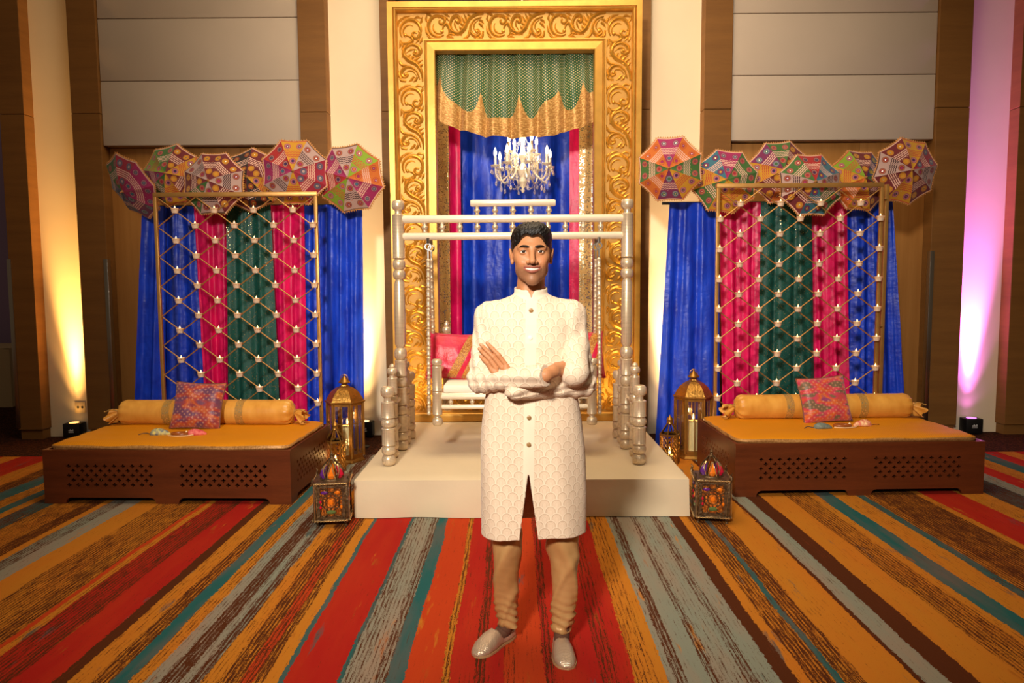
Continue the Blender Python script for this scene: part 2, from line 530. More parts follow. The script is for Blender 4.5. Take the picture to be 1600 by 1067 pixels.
def uplight(px, py, Y, lab, col, power, rz=0.0, h=.16, w=.17):
    p = at(px, py, Y)
    o = thing('uplight', lab, 'uplight', (p.x, Y, 0), rz, 'black uplights along the wall')
    b = MB()
    b.bbox(-w / 2, w / 2, -.06, .06, .012, h, .008); b.build('housing', MAT_BLACK, o)
    for sx in (-1, 1):
        b = MB(); b.box(sx * w * .3 - .015, sx * w * .3 + .015, -.05, .05, 0, .014); b.build('foot', MAT_BLACK, o)
    b = MB(); b.lathe([(.045, h - .001), (.045, h + .004), (0, h + .004)], 18)
    t = M('uplight_lens_%s' % lab[:5].replace(' ', '_'), (*col, 1), .3, ecol=(*col, 1), estr=2.0)
    b.build('lens', t, o)
    # the small white maker's mark printed on the front
    b = MB()
    for i in range(4):
        x0 = -.024 + i * .013
        b.box(x0, x0 + .009, -.0612, -.0606, h * .52, h * (.60 + .05 * (i % 2)))
    b.box(-.026, .028, -.0612, -.0606, h * .43, h * .47)
    b.build('printed_mark', MAT_WHITE, o, smooth=False)
    if power:
        light('uplight_beam', 'SPOT', (p.x, Y, h + .01), (p.x, Y + .05, 3.0), power * .08, col, spot_size=math.radians(110), spot_blend=1.0, shadow_soft_size=.05)
        light('uplight_beam', 'SPOT', (p.x, Y - .02, h + .01), (p.x, Y + .10, 4.2), power * 60, col, spot_size=math.radians(24), spot_blend=1.0, shadow_soft_size=.05)
        light('uplight_beam', 'SPOT', (p.x, Y - .03, h + .01), (p.x, Y + .09, 2.2), power * 2.6, col, spot_size=math.radians(48), spot_blend=1.0, shadow_soft_size=.05)
    return o
AMB = (1.0, .52, .14)
uplight(117, 678, 7.06, 'black amber uplight at foot of the far left strip', AMB, 52)
uplight(571, 684, 7.06, 'black amber uplight behind tall lantern left of stage', (1.0, .66, .32), 42)
uplight(1517, 668, 7.06, 'black magenta uplight at foot of the pink strip', (.85, .18, 1.0), 66)
uplight(1040, 684, 7.06, 'black amber uplight on floor right of stage behind lanterns', (1.0, .66, .32), 42)
# ------------------------------------------------------------------ stage
MAT_STAGE = M('ivory_stage_cloth', S(218, 200, 168), .75, var=.05, vscale=3, bump=.12, bscale=9, bdist=.02)
SX0, SX1, SY0, SY1, SZ = -1.061, 1.132, 4.525, 6.78, .259
st = thing('stage_platform', 'low white cloth covered stage under the swing', 'stage', ((SX0 + SX1) / 2, (SY0 + SY1) / 2, 0))
b = MB()
hw, hd = (SX1 - SX0) / 2, (SY1 - SY0) / 2
def stage_fn(u, v):
    # v<.35: top from the centre out, then down the skirt
    a = u * 4
    s = int(a) % 4; f = a - int(a)
    c = [(-1, -1), (1, -1), (1, 1), (-1, 1), (-1, -1)]
    ex = c[s][0] + (c[s + 1][0] - c[s][0]) * f
    ey = c[s][1] + (c[s + 1][1] - c[s][1]) * f
    if v < .5:
        r = v / .5
        x, y = ex * hw * r, ey * hd * r
        z = SZ - .012 * max(0, (r - .96) / .04) ** 2 + .004 * mnoise.noise((x * 2.2, y * 5, 1.0)) * (1 - r ** 8)
    else:
        r = (v - .5) / .5
        w = 0.012 * r * math.sin(u * 60 + 3 * math.sin(u * 17)) + .016 * r * mnoise.noise((ex * 2.5, ey * 2.5, r * 1.2))
        n = (0, -1) if s == 0 else (1, 0) if s == 1 else (0, 1) if s == 2 else (-1, 0)
        x, y = ex * hw + n[0] * (w + .012 * r), ey * hd + n[1] * (w + .012 * r)
        z = (SZ - .012) * (1 - r) + .004
    return (x, y, z)
b.grid(stage_fn, 240, 40, True)
b.build('stage_cloth', MAT_STAGE, st, angle=60)
b = MB(); b.box(-hw + .04, hw - .04, -hd + .04, hd - .04, .15, SZ - .02)
for sx in (-1, 1):
    for sy in (-1, 1):
        b.box(sx * (hw - .1) - .03, sx * (hw - .1) + .03, sy * (hd - .1) - .03, sy * (hd - .1) + .03, 0, .15)
b.build('deck', M('stage_deck', S(60, 50, 45), .7), st, smooth=False)

# ------------------------------------------------------------------ gilded frame
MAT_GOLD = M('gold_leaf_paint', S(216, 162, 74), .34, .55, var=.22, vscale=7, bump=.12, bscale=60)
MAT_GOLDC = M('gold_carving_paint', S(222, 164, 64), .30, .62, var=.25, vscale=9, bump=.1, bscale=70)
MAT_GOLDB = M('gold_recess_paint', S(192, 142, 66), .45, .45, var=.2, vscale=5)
FY = 6.52
FX0, FX1 = at(610.5, 300, FY).x, at(1000.5, 300, FY).x
FZ1, FZ0 = at(805, 3, FY).z, SZ + .004
FW, FH = FX1 - FX0, FZ1 - FZ0
frame = thing('gilded_frame', 'tall carved gold frame standing at the back of the stage', 'frame', ((FX0 + FX1) / 2, FY, FZ0))
def moulding(prof, x0, x1, z0, z1, name, mat):
    """four mitred lengths, each its own part; prof = (inset, y) pairs going inwards"""
    cs = [((x0, z0), (1, 1)), ((x1, z0), (-1, 1)), ((x1, z1), (-1, -1)), ((x0, z1), (1, -1))]
    for i in range(4):
        (p, q), (p2, q2) = cs[i], cs[(i + 1) % 4]
        b = MB(); n = len(prof)
        vs = [(p[0] + q[0] * d, y, p[1] + q[1] * d) for d, y in prof] + [(p2[0] + q2[0] * d, y, p2[1] + q2[1] * d) for d, y in prof]
        fs = [(j, (j + 1) % n, n + (j + 1) % n, n + j) for j in range(n)] + [tuple(range(n)), tuple(range(n, 2 * n))[::-1]]
        b.add(vs, fs)
        b.build(name, mat, frame, smooth=True, angle=30)
OW, CW, IW = .088, .228, .108
def arc(d0, d1, y0, h, n=6):
    return [(d0 + (d1 - d0) * i / n, y0 - h * math.sin(math.pi * i / n)) for i in range(n + 1)]
h2 = FW / 2
moulding([(0, .09), (0, -.03)] + [(.048, -.03), (.05, -.02)] + arc(.052, .082, -.022, .018) + [(OW, .02), (OW, .09)], -h2, h2, 0, FH, 'outer_moulding', MAT_GOLD)
moulding([(0, .09), (0, .0), (.006, .0)] + arc(.008, .03, -.004, .014) + [(.034, -.008), (.036, -.018), (IW - .006, -.022), (IW, -.016), (IW, .09)],
         -h2 + OW + CW, h2 - OW - CW, OW + CW, FH - OW - CW, 'inner_moulding', MAT_GOLD)
# recessed boards behind the carving
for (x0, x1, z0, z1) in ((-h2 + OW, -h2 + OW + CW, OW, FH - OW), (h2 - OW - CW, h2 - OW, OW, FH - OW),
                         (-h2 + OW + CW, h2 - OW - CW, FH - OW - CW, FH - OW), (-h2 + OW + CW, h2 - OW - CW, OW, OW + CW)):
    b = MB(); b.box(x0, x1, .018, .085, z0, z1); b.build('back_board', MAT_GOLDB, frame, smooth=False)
# carved acanthus scroll: strokes in units of the band width, module length ML
ML = 2.62
def stroke(b, pts, w0, w1, w2, n=7, h=.9):
    P = crm([(p[0], p[1], 0) for p in pts], n)
    m = len(P)
    vs, fs = [], []
    for i, p in enumerate(P):
        a, c = P[max(0, i - 1)], P[min(m - 1, i + 1)]
        t = (c - a); t /= (np.linalg.norm(t) + 1e-9)
        nx, nz = -t[1], t[0]
        s = i / (m - 1)
        w = (w0 + (w1 - w0) * s / .5) if s < .5 else (w1 + (w2 - w1) * (s - .5) / .5)
        for q, y in ((-1, 0), (-.62, -.62), (-.12, -1.0), (.25, -.72), (.62, -.5), (1, 0)):
            vs.append(((p[0] + nx * w * q) * CW, .016 + y * w * h * CW, (p[1] + nz * w * q) * CW))
        if i:
            o = (i - 1) * 6
            fs += [(o + j, o + j + 1, o + 7 + j, o + 6 + j) for j in range(5)]
    fs += [tuple(range(6)), tuple((m - 1) * 6 + j for j in range(6))]
    b.add(vs, fs)
def spiral(cx, cz, r0, r1, a0, a1, n=14):
    return [(cx + (r0 + (r1 - r0) * i / n) * math.cos(math.radians(a0 + (a1 - a0) * i / n)),
             cz + (r0 + (r1 - r0) * i / n) * math.sin(math.radians(a0 + (a1 - a0) * i / n))) for i in range(n + 1)]
def ball(b, x, z, r):
    b.lathe([(r * CW * math.sin(a), -r * CW * math.cos(a)) for a in [i * math.pi / 12 for i in range(1, 7)]] , 10, (x * CW, .016, z * CW), 'y')
cv = MB()
# large C scroll with its inner ball
stroke(cv, spiral(.53, 1.98, .44, .36, 215, -40, 12), .03, .085, .05, 3)
stroke(cv, spiral(.70, 1.83, .20, .06, 40, -320, 14), .06, .065, .035, 3)
stroke(cv, spiral(.50, 1.95, .31, .22, 225, 60, 8), .015, .05, .012, 3)
stroke(cv, [(.10, 1.62), (.22, 1.50), (.42, 1.50), (.58, 1.60), (.52, 1.72), (.36, 1.78)], .02, .075, .03)
ball(cv, .30, 1.80, .075)
# S stem running the length
stroke(cv, [(.98, .02), (.93, .35), (.74, .66), (.40, .86), (.22, 1.10), (.30, 1.36), (.46, 1.52)], .05, .10, .045)
# upper curl, right
stroke(cv, [(.16, .95), (.28, 1.28), (.55, 1.44), (.82, 1.34), (.88, 1.14), (.74, 1.02), (.62, 1.10), (.68, 1.20)], .03, .085, .04)
stroke(cv, [(.30, 1.10), (.46, 1.22), (.60, 1.26), (.74, 1.24)], .01, .045, .012)
ball(cv, .70, 1.16, .07)
# leaf fan, right
for q in ([(.60, .70), (.70, .86), (.90, .98)], [(.66, .62), (.80, .76), (.98, .86)], [(.52, .78), (.58, .96), (.72, .96)], [(.80, .50), (.90, .64), (.99, .70)],
          [(.44, .84), (.42, 1.0), (.52, 1.06)]):
    stroke(cv, q, .05, .065, .006, 5)
# lower curl, left
stroke(cv, [(.84, .10), (.72, .42), (.46, .58), (.22, .52), (.12, .34), (.22, .20), (.36, .26), (.32, .38)], .03, .08, .04)
stroke(cv, [(.74, .22), (.60, .40), (.44, .44), (.34, .40)], .01, .045, .012)
ball(cv, .29, .31, .07)
for q in ([(.10, .78), (.16, .66), (.34, .64)], [(.03, .92), (.08, .74), (.20, .62)], [(.04, .20), (.10, .08), (.30, .04)], [(.02, .46), (.03, .28), (.10, .14)],
          [(.40, .02), (.52, .10), (.62, .22)], [(.58, 0.0), (.68, .08), (.74, .20)]):
    stroke(cv, q, .008, .06, .045, 5)
for q in ([(.05, 1.30), (.10, 1.46), (.06, 1.60)], [(.14, 1.24), (.20, 1.40), (.18, 1.56)], [(.86, 1.46), (.92, 1.58), (.97, 1.72)], [(.70, 1.50), (.80, 1.60), (.88, 1.72)],
          [(.10, 2.30), (.26, 2.46), (.50, 2.52)], [(.62, 2.40), (.78, 2.48), (.97, 2.42)], [(.84, 2.20), (.94, 2.32), (.98, 2.50)], [(.04, 2.10), (.04, 2.30), (.16, 2.46)]):
    stroke(cv, q, .01, .055, .012, 5)
CARVE = cv.mesh('scroll_carving', True, 50)
def carve(x, z, rot, sc=1.0, mirror=1):
    o = mobj('scroll_carving', CARVE, MAT_GOLDC, frame)
    o.location = (x, 0, z)
    o.rotation_euler = (0, rot, 0)
    o.scale = (mirror, 1, sc)
    return o
span = FH - 2 * OW
nmod = 6
sc = span / (nmod * ML * CW)
for i in range(nmod):
    z = OW + span * i / nmod
    carve(-h2 + OW, z, 0, sc)
    carve(h2 - OW - CW, z, 0, sc)
spx = FW - 2 * OW - 2 * CW
nm = 3
sc = spx / (nm * ML * CW)
for i in range(nm):
    x = -h2 + OW + CW + spx * (i + 1) / nm
    carve(x, FH - OW - CW, -math.pi / 2, sc)
    carve(x, OW, -math.pi / 2, sc)
b = MB(); b.bbox(-h2 - .02, h2 + .02, -.055, .10, 0, .07, .006); b.build('plinth', MAT_GOLD, frame)

# ------------------------------------------------------------------ drapery
def satin(name, c, c2, rough=.42, crinkle=.4):
    t = NT(name)
    pos = t.n('ShaderNodeNewGeometry').outputs['Position']
    n1 = t.noise(t.mapping(pos, (4, 4, 1.6)), 3, 2, .5)
    n2 = t.noise(t.mapping(pos, (1, 1, 1.8)), 16, 2, .5)
    t.set(col=t.mix(t.math('MULTIPLY_ADD', n1, 1.8, -.5, clamp=True), c, c2), rough=rough, spec=.5)
    t.bump(t.math('ADD', t.math('MULTIPLY', n1, 1.0), t.math('MULTIPLY', n2, .28)), crinkle, .035)
    return t.m
MAT_BLUE = satin('royal_blue_satin', S(18, 70, 220), S(7, 34, 160))
MAT_PINK = satin('magenta_satin', S(236, 12, 104), S(176, 4, 66), .4, .25)
def sequin(name, c, c2, gold, scale=110, thr=.25, metal=.0):
    t = NT(name)
    pos = t.n('ShaderNodeNewGeometry').outputs['Position']
    v = t.n('ShaderNodeTexVoronoi'); t.l(pos, v.inputs['Vector']); v.inputs['Scale'].default_value = scale
    d = t.math('LESS_THAN', v.outputs['Distance'], thr)
    pick = t.math('GREATER_THAN', t.sep(v.outputs['Color'])[0], .45)
    d = t.math('MULTIPLY', d, pick)
    n1 = t.noise(t.mapping(pos, (6, 6, 1)), 3, 3)
    base = t.mix(n1, c, c2)
    t.set(col=t.mix(d, base, gold), rough=t.math('MULTIPLY_ADD', d, -.3, .5), metal=t.math('MULTIPLY', d, .8))
    nm = t.n('ShaderNodeBump'); nm.inputs['Strength'].default_value = .8; nm.inputs['Distance'].default_value = .01
    t.l(t.sep(v.outputs['Color'])[1], nm.inputs['Height']); t.l(nm.outputs[0], t.b.inputs['Normal'])
    return t.m
MAT_GREEN = sequin('green_sequin_cloth', S(12, 92, 82), S(6, 62, 58), S(214, 196, 130), 75, .22)
MAT_SEQ = sequin('gold_sequin_band', S(250, 210, 140), S(214, 164, 92), S(255, 240, 196), 65, .5)

def curtain(name, lab, top, bot, Y, zt, zb, mat, cat='curtain', pl=4.0, amp=.035, group=None, seed=0, parent=None, swag=None):
    """top/bot = (x0,x1); deep soft folds that open downwards"""
    b = MB()
    w = top[1] - top[0]
    pl = pl * .72
    nu, nv = max(24, int(pl * 12)), 44
    r = random.Random(seed)
    ph = [r.uniform(0, 6.28) for _ in range(6)]
    def fn(u, v):
        x = (top[0] + (top[1] - top[0]) * u) * (1 - v) + (bot[0] + (bot[1] - bot[0]) * u) * v
        z = zt + (zb - zt) * v
        k = 2 * math.pi * pl * u
        y = math.sin(k + ph[0] + .7 * math.sin(2.2 * v + ph[1])) + .5 * math.sin(1.9 * k + ph[2] + 1.3 * v) + .10 * math.sin(3.3 * k + ph[3] - 2 * v)
        x += .25 * amp * math.cos(k + ph[4] + 2 * v)
        y = Y + amp * y * (.55 + .6 * v) + .006 * mnoise.noise((x * 9, z * 7, seed * 3.1))
        return (x, y, z)
    b.grid(fn, nu, nv)
    o = b.build(name, mat, parent, angle=180, recalc=False)
    if parent is None:
        tag(o, lab, cat, group)
    return o

CY = 7.45
zt = FZ1 - .2
zbm = .30
def fx(px): return at(px, 380, CY).x
curtain('curtain', 'royal blue satin drape in the middle of the gilded frame', (fx(706), fx(906)), (fx(706), fx(906)), CY, zt, zbm, MAT_BLUE, pl=5, amp=.04, seed=3)
for lab, a, c, e, sd in (('left', 664, 690, 722, 11), ('right', 888, 925, 960, 12)):
    # a sari length: magenta with a gold sequin border
    o = thing('sari_drape', 'magenta drape with gold sequin border on the %s inside the frame' % lab, 'drape', (0, 0, 0), 0, 'sari drapes inside the frame')
    curtain('cloth', '', (fx(a), fx(e)), (fx(a), fx(e)), CY - .11, zt, zbm, MAT_PINK, pl=2.2, amp=.018, seed=sd, parent=o)
    s0, s1 = (684, 705) if lab == 'left' else (902, 923)
    curtain('sequin_border', '', (fx(s0), fx(s1)), (fx(s0), fx(s1)), CY - .16, zt, zbm, MAT_SEQ, pl=1.0, amp=.008, seed=sd + 5, parent=o)
# valance: green bandhani dots with a zig-zag gold hem
def valance_mat():
    t = NT('green_dotted_valance')
    uv = t.coord('UV')
    u, v = t.sep(uv)[0:2]
    # dots on a staggered lattice
    a = t.math('MULTIPLY', u, 112.0)
    c = t.math('MULTIPLY', v, 70.0)
    d1 = t.math('ADD', a, c); d2 = t.math('SUBTRACT', a, c)
    f1 = t.math('SUBTRACT', t.math('FRACT', t.math('MULTIPLY', d1, .5)), .5)
    f2 = t.math('SUBTRACT', t.math('FRACT', t.math('MULTIPLY', d2, .5)), .5)
    dd = t.math('ADD', t.math('MULTIPLY', f1, f1), t.math('MULTIPLY', f2, f2))
    dot = t.math('LESS_THAN', dd, .050)
    col = t.mix(dot, S(30, 84, 44), S(222, 190, 140))
    # peaks of the hem
    jit = t.math('MULTIPLY', t.math('SINE', t.math('MULTIPLY', u, 23)), .035)
    tri = t.math('PINGPONG', t.math('MULTIPLY_ADD', t.math('ADD', u, jit), 9.6, .30), 1.0)
    tri = t.math('POWER', tri, 2.2)
    edge_ = t.math('ABSOLUTE', t.math('MULTIPLY_ADD', u, 2.0, -1.0))
    hem = t.math('ADD', t.math('MULTIPLY_ADD', tri, .24, .17), t.math('MULTIPLY', t.math('POWER', edge_, 3.0), .14))
    m = t.math('LESS_THAN', v, hem)
    sp = t.voronoi(uv, 90)
    gold = t.mix(t.math('MULTIPLY', sp, 1.6, clamp=True), S(236, 192, 118), S(176, 126, 62))
    t.set(col=t.mix(m, col, gold), rough=.5, metal=t.math('MULTIPLY', m, .35), sheen=.2)
    t.bump(sp, .3, .006)
    return t.m
b = MB(); UV = []
VY = FY + .13
va, vb = at(672, 100, VY).x, at(946, 100, VY).x
vt = at(805, 52, VY).z
def val(u, v):
    s = 2 * u - 1
    zbot = at(805, 215, VY).z + (at(805, 181, VY).z - at(805, 215, VY).z) * abs(s) ** 2.4
    k = 2 * math.pi
    zbot += .010 * math.sin(k * 5.3 * u + 1) * (1 - s * s)
    z = vt + (zbot - vt) * v
    cx = .05
    xs = s * (1 - .06 * (1 - v)) 
    x = (va + vb) / 2 + xs * (vb - va) / 2 + .012 * math.sin(k * 7 * u + 2 * v)
    fold = math.sin(k * 6.5 * (.5 + s * .5) + 1.2 + .8 * math.sin(3 * u)) * .024 + .012 * math.sin(k * 13 * u + .7)
    y = VY + fold * (.35 + .75 * v) - .03 * math.sin(math.pi * v)
    UV.append((u, 1 - v))
    return (x, y, z)
b.grid(val, 180, 50)
me = b.mesh('valance', True, 180, False)
uvmap(me, UV)
tag(mobj('valance', me, valance_mat()), 'green dotted valance with zigzag gold hem atop frame opening', 'valance')

# ------------------------------------------------------------------ chandelier
MAT_CRYS = M('crystal', (1, .97, .92, 1), .06, 0, trans=.75, ior=1.5)
MAT_CHAND = M('pale_chandelier_enamel', S(250, 240, 220), .25, .2, coat=.4)
MAT_BULB = M('glowing_bulb', (1, .85, .6, 1), .4, ecol=(1, .80, .5, 1), estr=9)
MAT_BULB.cycles.emission_sampling = 'NONE'
HY = 7.02
hc = at(817, 258, HY)
ch = thing('chandelier', 'white crystal chandelier with lit candle bulbs before blue drape', 'chandelier', (hc.x, HY, hc.z))
b = MB()
b.lathe([(0, -.27), (.012, -.265), (.02, -.245), (.01, -.225), (.03, -.20), (.045, -.16), (.03, -.12), (.05, -.09), (.06, -.05), (.04, -.02), (.02, .02), (.03, .06), (.05, .09), (.022, .13),
         (.018, .22), (.035, .26), (.02, .30), (.012, .34), (.03, .37), (0, .38)], 18)
b.build('stem', MAT_CHAND, ch)
b = MB(); b.tube([(0, 0, .37), (0, 0, 4.93 - hc.z)], .008, 6); b.build('chain', MAT_CHAND, ch)
drop = MB(); drop.lathe([(0, 0), (.007, -.008), (.005, -.016), (.0, -.018)], 6); drop.lathe([(0, -.018), (.006, -.024), (.0, -.03)], 6)
drop.lathe([(0, -.03), (.011, -.055), (.012, -.066), (.006, -.078), (0, -.082)], 6)
DROP = drop.mesh('crystal_drop', False)
def bead_string(p, q, sag, n=11, r=.0055):
    b = MB()
    p, q = Vector(p), Vector(q)
    b.tube([p.lerp(q, t_ / 12) + Vector((0, 0, -4 * sag * (t_ / 12) * (1 - t_ / 12))) for t_ in range(13)], .0012, 4)
    for i in range(n):
        t = (i + .5) / n
        c = p.lerp(q, t) + Vector((0, 0, -4 * sag * t * (1 - t)))
        b.lathe([(0, -r), (r, 0), (0, r)], 6, c)
    return b
arm0 = None
for tier, (na, rr, zz, off) in enumerate(((8, .275, .0, .2), (4, .16, .13, .55))):
    for i in range(na):
        a = 2 * math.pi * i / na + off
        ca, sa = math.cos(a), math.sin(a)
        P = crm([(.045 * ca, .045 * sa, zz - .07 + .01), (.10 * ca, .10 * sa, zz - .02), (.135 * ca, .135 * sa, zz - .09), (rr * .78 * ca, rr * .78 * sa, zz - .155), (rr * .97 * ca, rr * .97 * sa, zz - .10), (rr * ca, rr * sa, zz - .02)], 6)
        b = MB(); b.tube(P, .0085, 7)
        b.lathe([(0, zz - .03), (.02, zz - .028), (.045, zz - .012), (.048, zz - .008), (.02, zz - .012), (.016, zz)], 14, (rr * ca, rr * sa, 0))
        arm = b.build('arm', MAT_CHAND, ch)
        b = MB(); b.lathe([(.0135, zz - .012), (.0135, zz + .075), (.008, zz + .08)], 12, (rr * ca, rr * sa, 0)); b.build('candle_sleeve', MAT_CHAND, arm)
        b = MB(); b.lathe([(.008, zz + .078), (.0155, zz + .10), (.014, zz + .125), (.006, zz + .15), (0, zz + .165)], 12, (rr * ca, rr * sa, 0)); b.build('bulb', MAT_BULB, arm)
        for k in range(4):
            aa = a + k * math.pi / 2 + .4
            o = mobj('crystal_drop', DROP, MAT_CRYS, arm); o.location = (rr * ca + .044 * math.cos(aa), rr * sa + .044 * math.sin(aa), zz - .014)
        for k, t in enumerate((8, 18, 24)):
            if t < len(P):
                o = mobj('crystal_drop', DROP, MAT_CRYS, arm); o.location = tuple(P[t] - np.array((0, 0, .008))); o.scale = (1, 1, 1.25)
        if tier == 0:
            a2 = a + 2 * math.pi / na
            bead_string((rr * ca, rr * sa, -.02), (rr * math.cos(a2), rr * math.sin(a2), -.02), .13).build('bead_string', MAT_CRYS, ch, smooth=False)
            bead_string((.03 * ca, .03 * sa, .26), (rr * .95 * ca, rr * .95 * sa, -.0), .07, 16).build('bead_string', MAT_CRYS, ch, smooth=False)
            bead_string((.03 * ca, .03 * sa, -.2), (rr * .72 * ca, rr * .72 * sa, -.15), .05, 9).build('bead_string', MAT_CRYS, ch, smooth=False)
light('chandelier_glow', 'POINT', (hc.x, HY - .02, hc.z + .2), None, 13, (1, .78, .48), shadow_soft_size=.12)

# ------------------------------------------------------------------ swing
def silver_mat(name, pat=True):
    t = NT(name)
    co = t.coord('Object')
    x, y, z = t.sep(co)[0:3]
    c, c2 = S(226, 206, 176), S(178, 152, 118)
    if pat:
        an = t.math('ARCTAN2', t.sep(co)[0], t.sep(co)[1])
        k = t.math('MULTIPLY', t.math('ADD', x, y), 300)
        a = t.math('SINE', t.math('ADD', t.math('MULTIPLY', z, 300), k)); e = t.math('SINE', t.math('SUBTRACT', t.math('MULTIPLY', z, 300), k))
        f = t.math('MULTIPLY_ADD', t.math('MULTIPLY', a, e), 1.2, .35, clamp=True)
        f = t.math('MULTIPLY', f, .55)
    else:
        f = t.math('MULTIPLY_ADD', t.noise(co, 18, 3), 1.2, -.4, clamp=True)
    t.set(col=t.mix(f, c, c2), rough=.32, metal=.45)
    t.bump(f, .15, .003)
    return t.m
MAT_SILV = silver_mat('champagne_lacquer_patterned')
MAT_SILVP = silver_mat('champagne_lacquer_plain', False)
MAT_RAIL = M('ivory_lacquer_rail', S(244, 230, 204), .3, .15, coat=.3)
WY = 5.36
SWX = (at(625, 500, WY).x, at(979, 500, WY).x)
swing = thing('swing_set', 'champagne lacquered wooden swing set standing on the stage', 'swing', ((SWX[0] + SWX[1]) / 2, WY, SZ + .002))
swh = (SWX[1] - SWX[0]) / 2
def turned(segs, r):
    """segments (kind, length) bottom up -> lathe profile"""
    z = 0.0; pf = [(0.0, 0.0)]
    for kind, ln in segs:
        if kind == 'ball':
            for i in range(0, 9):
                a = math.pi * i / 8
                pf.append((r * (.62 + .46 * math.sin(a)), z + ln * (1 - math.cos(a)) / 2))
        elif kind == 'cyl':
            pf += [(r * .8, z), (r, z + .004), (r * 1.04, z + .008), (r, z + .012), (r, z + ln - .012), (r * 1.04, z + ln - .008), (r, z + ln - .004), (r * .8, z + ln)]
        elif kind == 'neck':
            pf += [(r * .62, z), (r * .55, z + ln * .5), (r * .62, z + ln)]
        elif kind == 'shaft':
            pf += [(r * .62, z), (r * .92, z + .03), (r * .96, z + ln * .5), (r * .86, z + ln - .03), (r * .62, z + ln)]
        elif kind == 'tip':
            pf += [(r * .5, z), (r * .62, z + ln * .35), (r * .42, z + ln * .75), (r * .1, z + ln)]
        z += ln
    pf.append((0, z))
    return pf
foot_segs = [('ball', .075), ('ball', .065), ('cyl', .13), ('ball', .065), ('cyl', .12), ('neck', .03), ('ball', .075)]
mid_segs = [('ball', .06), ('ball', .065), ('cyl', .11), ('ball', .06), ('cyl', .11), ('ball', .06), ('cyl', .13), ('neck', .02), ('ball', .05), ('tip', .03)]
PT = at(805, 312, WY).z - SZ
main_segs = [('ball', .075), ('ball', .07), ('cyl', .13), ('ball', .075), ('cyl', .14), ('ball', .08), ('cyl', .13), ('ball', .09), ('shaft', .52), ('ball', .075), ('ball', .08), ('cyl', .26), ('neck', .03), ('ball', .075)]
used = sum(s[1] for s in main_segs)
main_segs[-3] = ('cyl', .26 + PT - used)
for s in (-1, 1):
    b = MB(); b.lathe(turned(main_segs, .044), 24, (s * swh, 0, 0)); b.build('post', MAT_SILV, swing, angle=35)
    for dy, sg, dx, r in ((-.47, foot_segs, .02, .046), (-.24, mid_segs, .025, .036), (.20, mid_segs, .0, .036), (.40, foot_segs, 0.0, .046)):
        b = MB(); b.lathe(turned(sg, r), 22, (s * (swh + dx), dy, 0)); b.build('foot_post', MAT_SILV, swing, angle=35)
    for z in (.20, .40):
        b = MB(); b.tube([(s * (swh + .02), -.47, z), (s * swh, .40, z)], .016, 10); b.build('side_rail', MAT_SILVP, swing)
def zz(py): return at(805, py, WY).z - SZ
def rail(x0, x1, z, r, y=0.0, name='rail', par=swing):
    b = MB()
    b.lathe([(0, x0), (r * .8, x0), (r, x0 + .01), (r, x1 - .01), (r * .8, x1), (0, x1)], 16, (0, y, z), 'x')
    b.build(name, MAT_RAIL, par)
spd = MB(); spd.lathe([(.006, 0), (.016, .1), (.018, .2), (.012, .28), (.02, .4), (.024, .52), (.02, .66), (.012, .74), (.018, .82), (.014, .92), (.006, 1)], 12)
SPM = spd.mesh('spindle')
def spindle(x, z0, z1, y=0.0, s=1.0, par=swing):
    o = mobj('spindle', SPM, MAT_SILVP, par); o.location = (x, y, z0); o.scale = (s, s, z1 - z0)
    return o
z1, z2, z3 = zz(342), zz(369), zz(317.5)
rail(-swh + .03, swh - .03, z1, .030); rail(-swh + .03, swh - .03, z2, .028)
for i in range(11):
    spindle(-swh + .20 + (2 * swh - .40) * i / 10, z2 + .02, z1 - .02)
tx0, tx1 = at(735, 317, WY).x - swing.location.x, at(868, 317, WY).x - swing.location.x
rail(tx0, tx1, z3, .026)
for i in range(5):
    spindle(tx0 + .05 + (tx1 - tx0 - .10) * i / 4, z1 + .02, z3 - .02)
# hanging rods with hooks and the bench
bench = thing('swing_bench', 'champagne and ivory bench hanging from the swing set', 'bench', (swing.location.x, WY, SZ))
BF, BB = -.24, .24
BX = (at(683, 600, WY + BF).x - swing.location.x, at(925, 600, WY + BF).x - swing.location.x)
RX = (at(673, 500, WY).x - swing.location.x, at(933, 500, WY).x - swing.location.x)
def zf(py, y=BF): return at(805, py, WY + y).z - SZ
for sx, rx in zip((0, 1), RX):
    for dy in (-.10, .10):
        ztop = z2 - .028
        hk = MB()
        hk.lathe([(.012, ztop - .03), (.012, ztop + .01)], 8, (rx, dy, 0))
        hk.tube([(rx + .022 * math.cos(a), dy, ztop - .052 + .022 * math.sin(a)) for a in [i * math.pi / 8 for i in range(16)]], .006, 6, closed=True)
        hk.tube([(rx, dy, ztop - .074), (rx, dy, ztop - .15)], .007, 6)
        hk.build('hook', MAT_STEEL, bench)
        rd = MB()
        zlo = zf(648, dy * 2.0)
        n = 16
        pf = [(0, zlo)]
        zt_ = ztop - .14
        for i in range(n):
            a = zlo + (zt_ - zlo) * i / n; c = zlo + (zt_ - zlo) * (i + 1) / n
            pf += [(.009, a), (.017, a + .012), (.013, a + .02), (.015, (a + c) / 2), (.013, c - .02), (.017, c - .012), (.009, c - .001)]
        pf.append((0, zt_))
        rd.lathe(pf, 10)
        # slight splay towards the bench corners
        sh = Matrix.Identity(4); 
        rd.v = [(rx + v[0], dy + v[1] + (dy * .9) * (zt_ - v[2]) / (zt_ - zlo), v[2]) for v in rd.v]
        rd.build('hanging_rod', MAT_SILVP, bench)
pz0, pz1 = zf(664), zf(560)
psegs = [('ball', .06), ('neck', .02), ('cyl', (pz1 - pz0 - .06 - .02 - .05) * .48), ('cyl', (pz1 - pz0 - .13) * .52), ('ball', .05)]
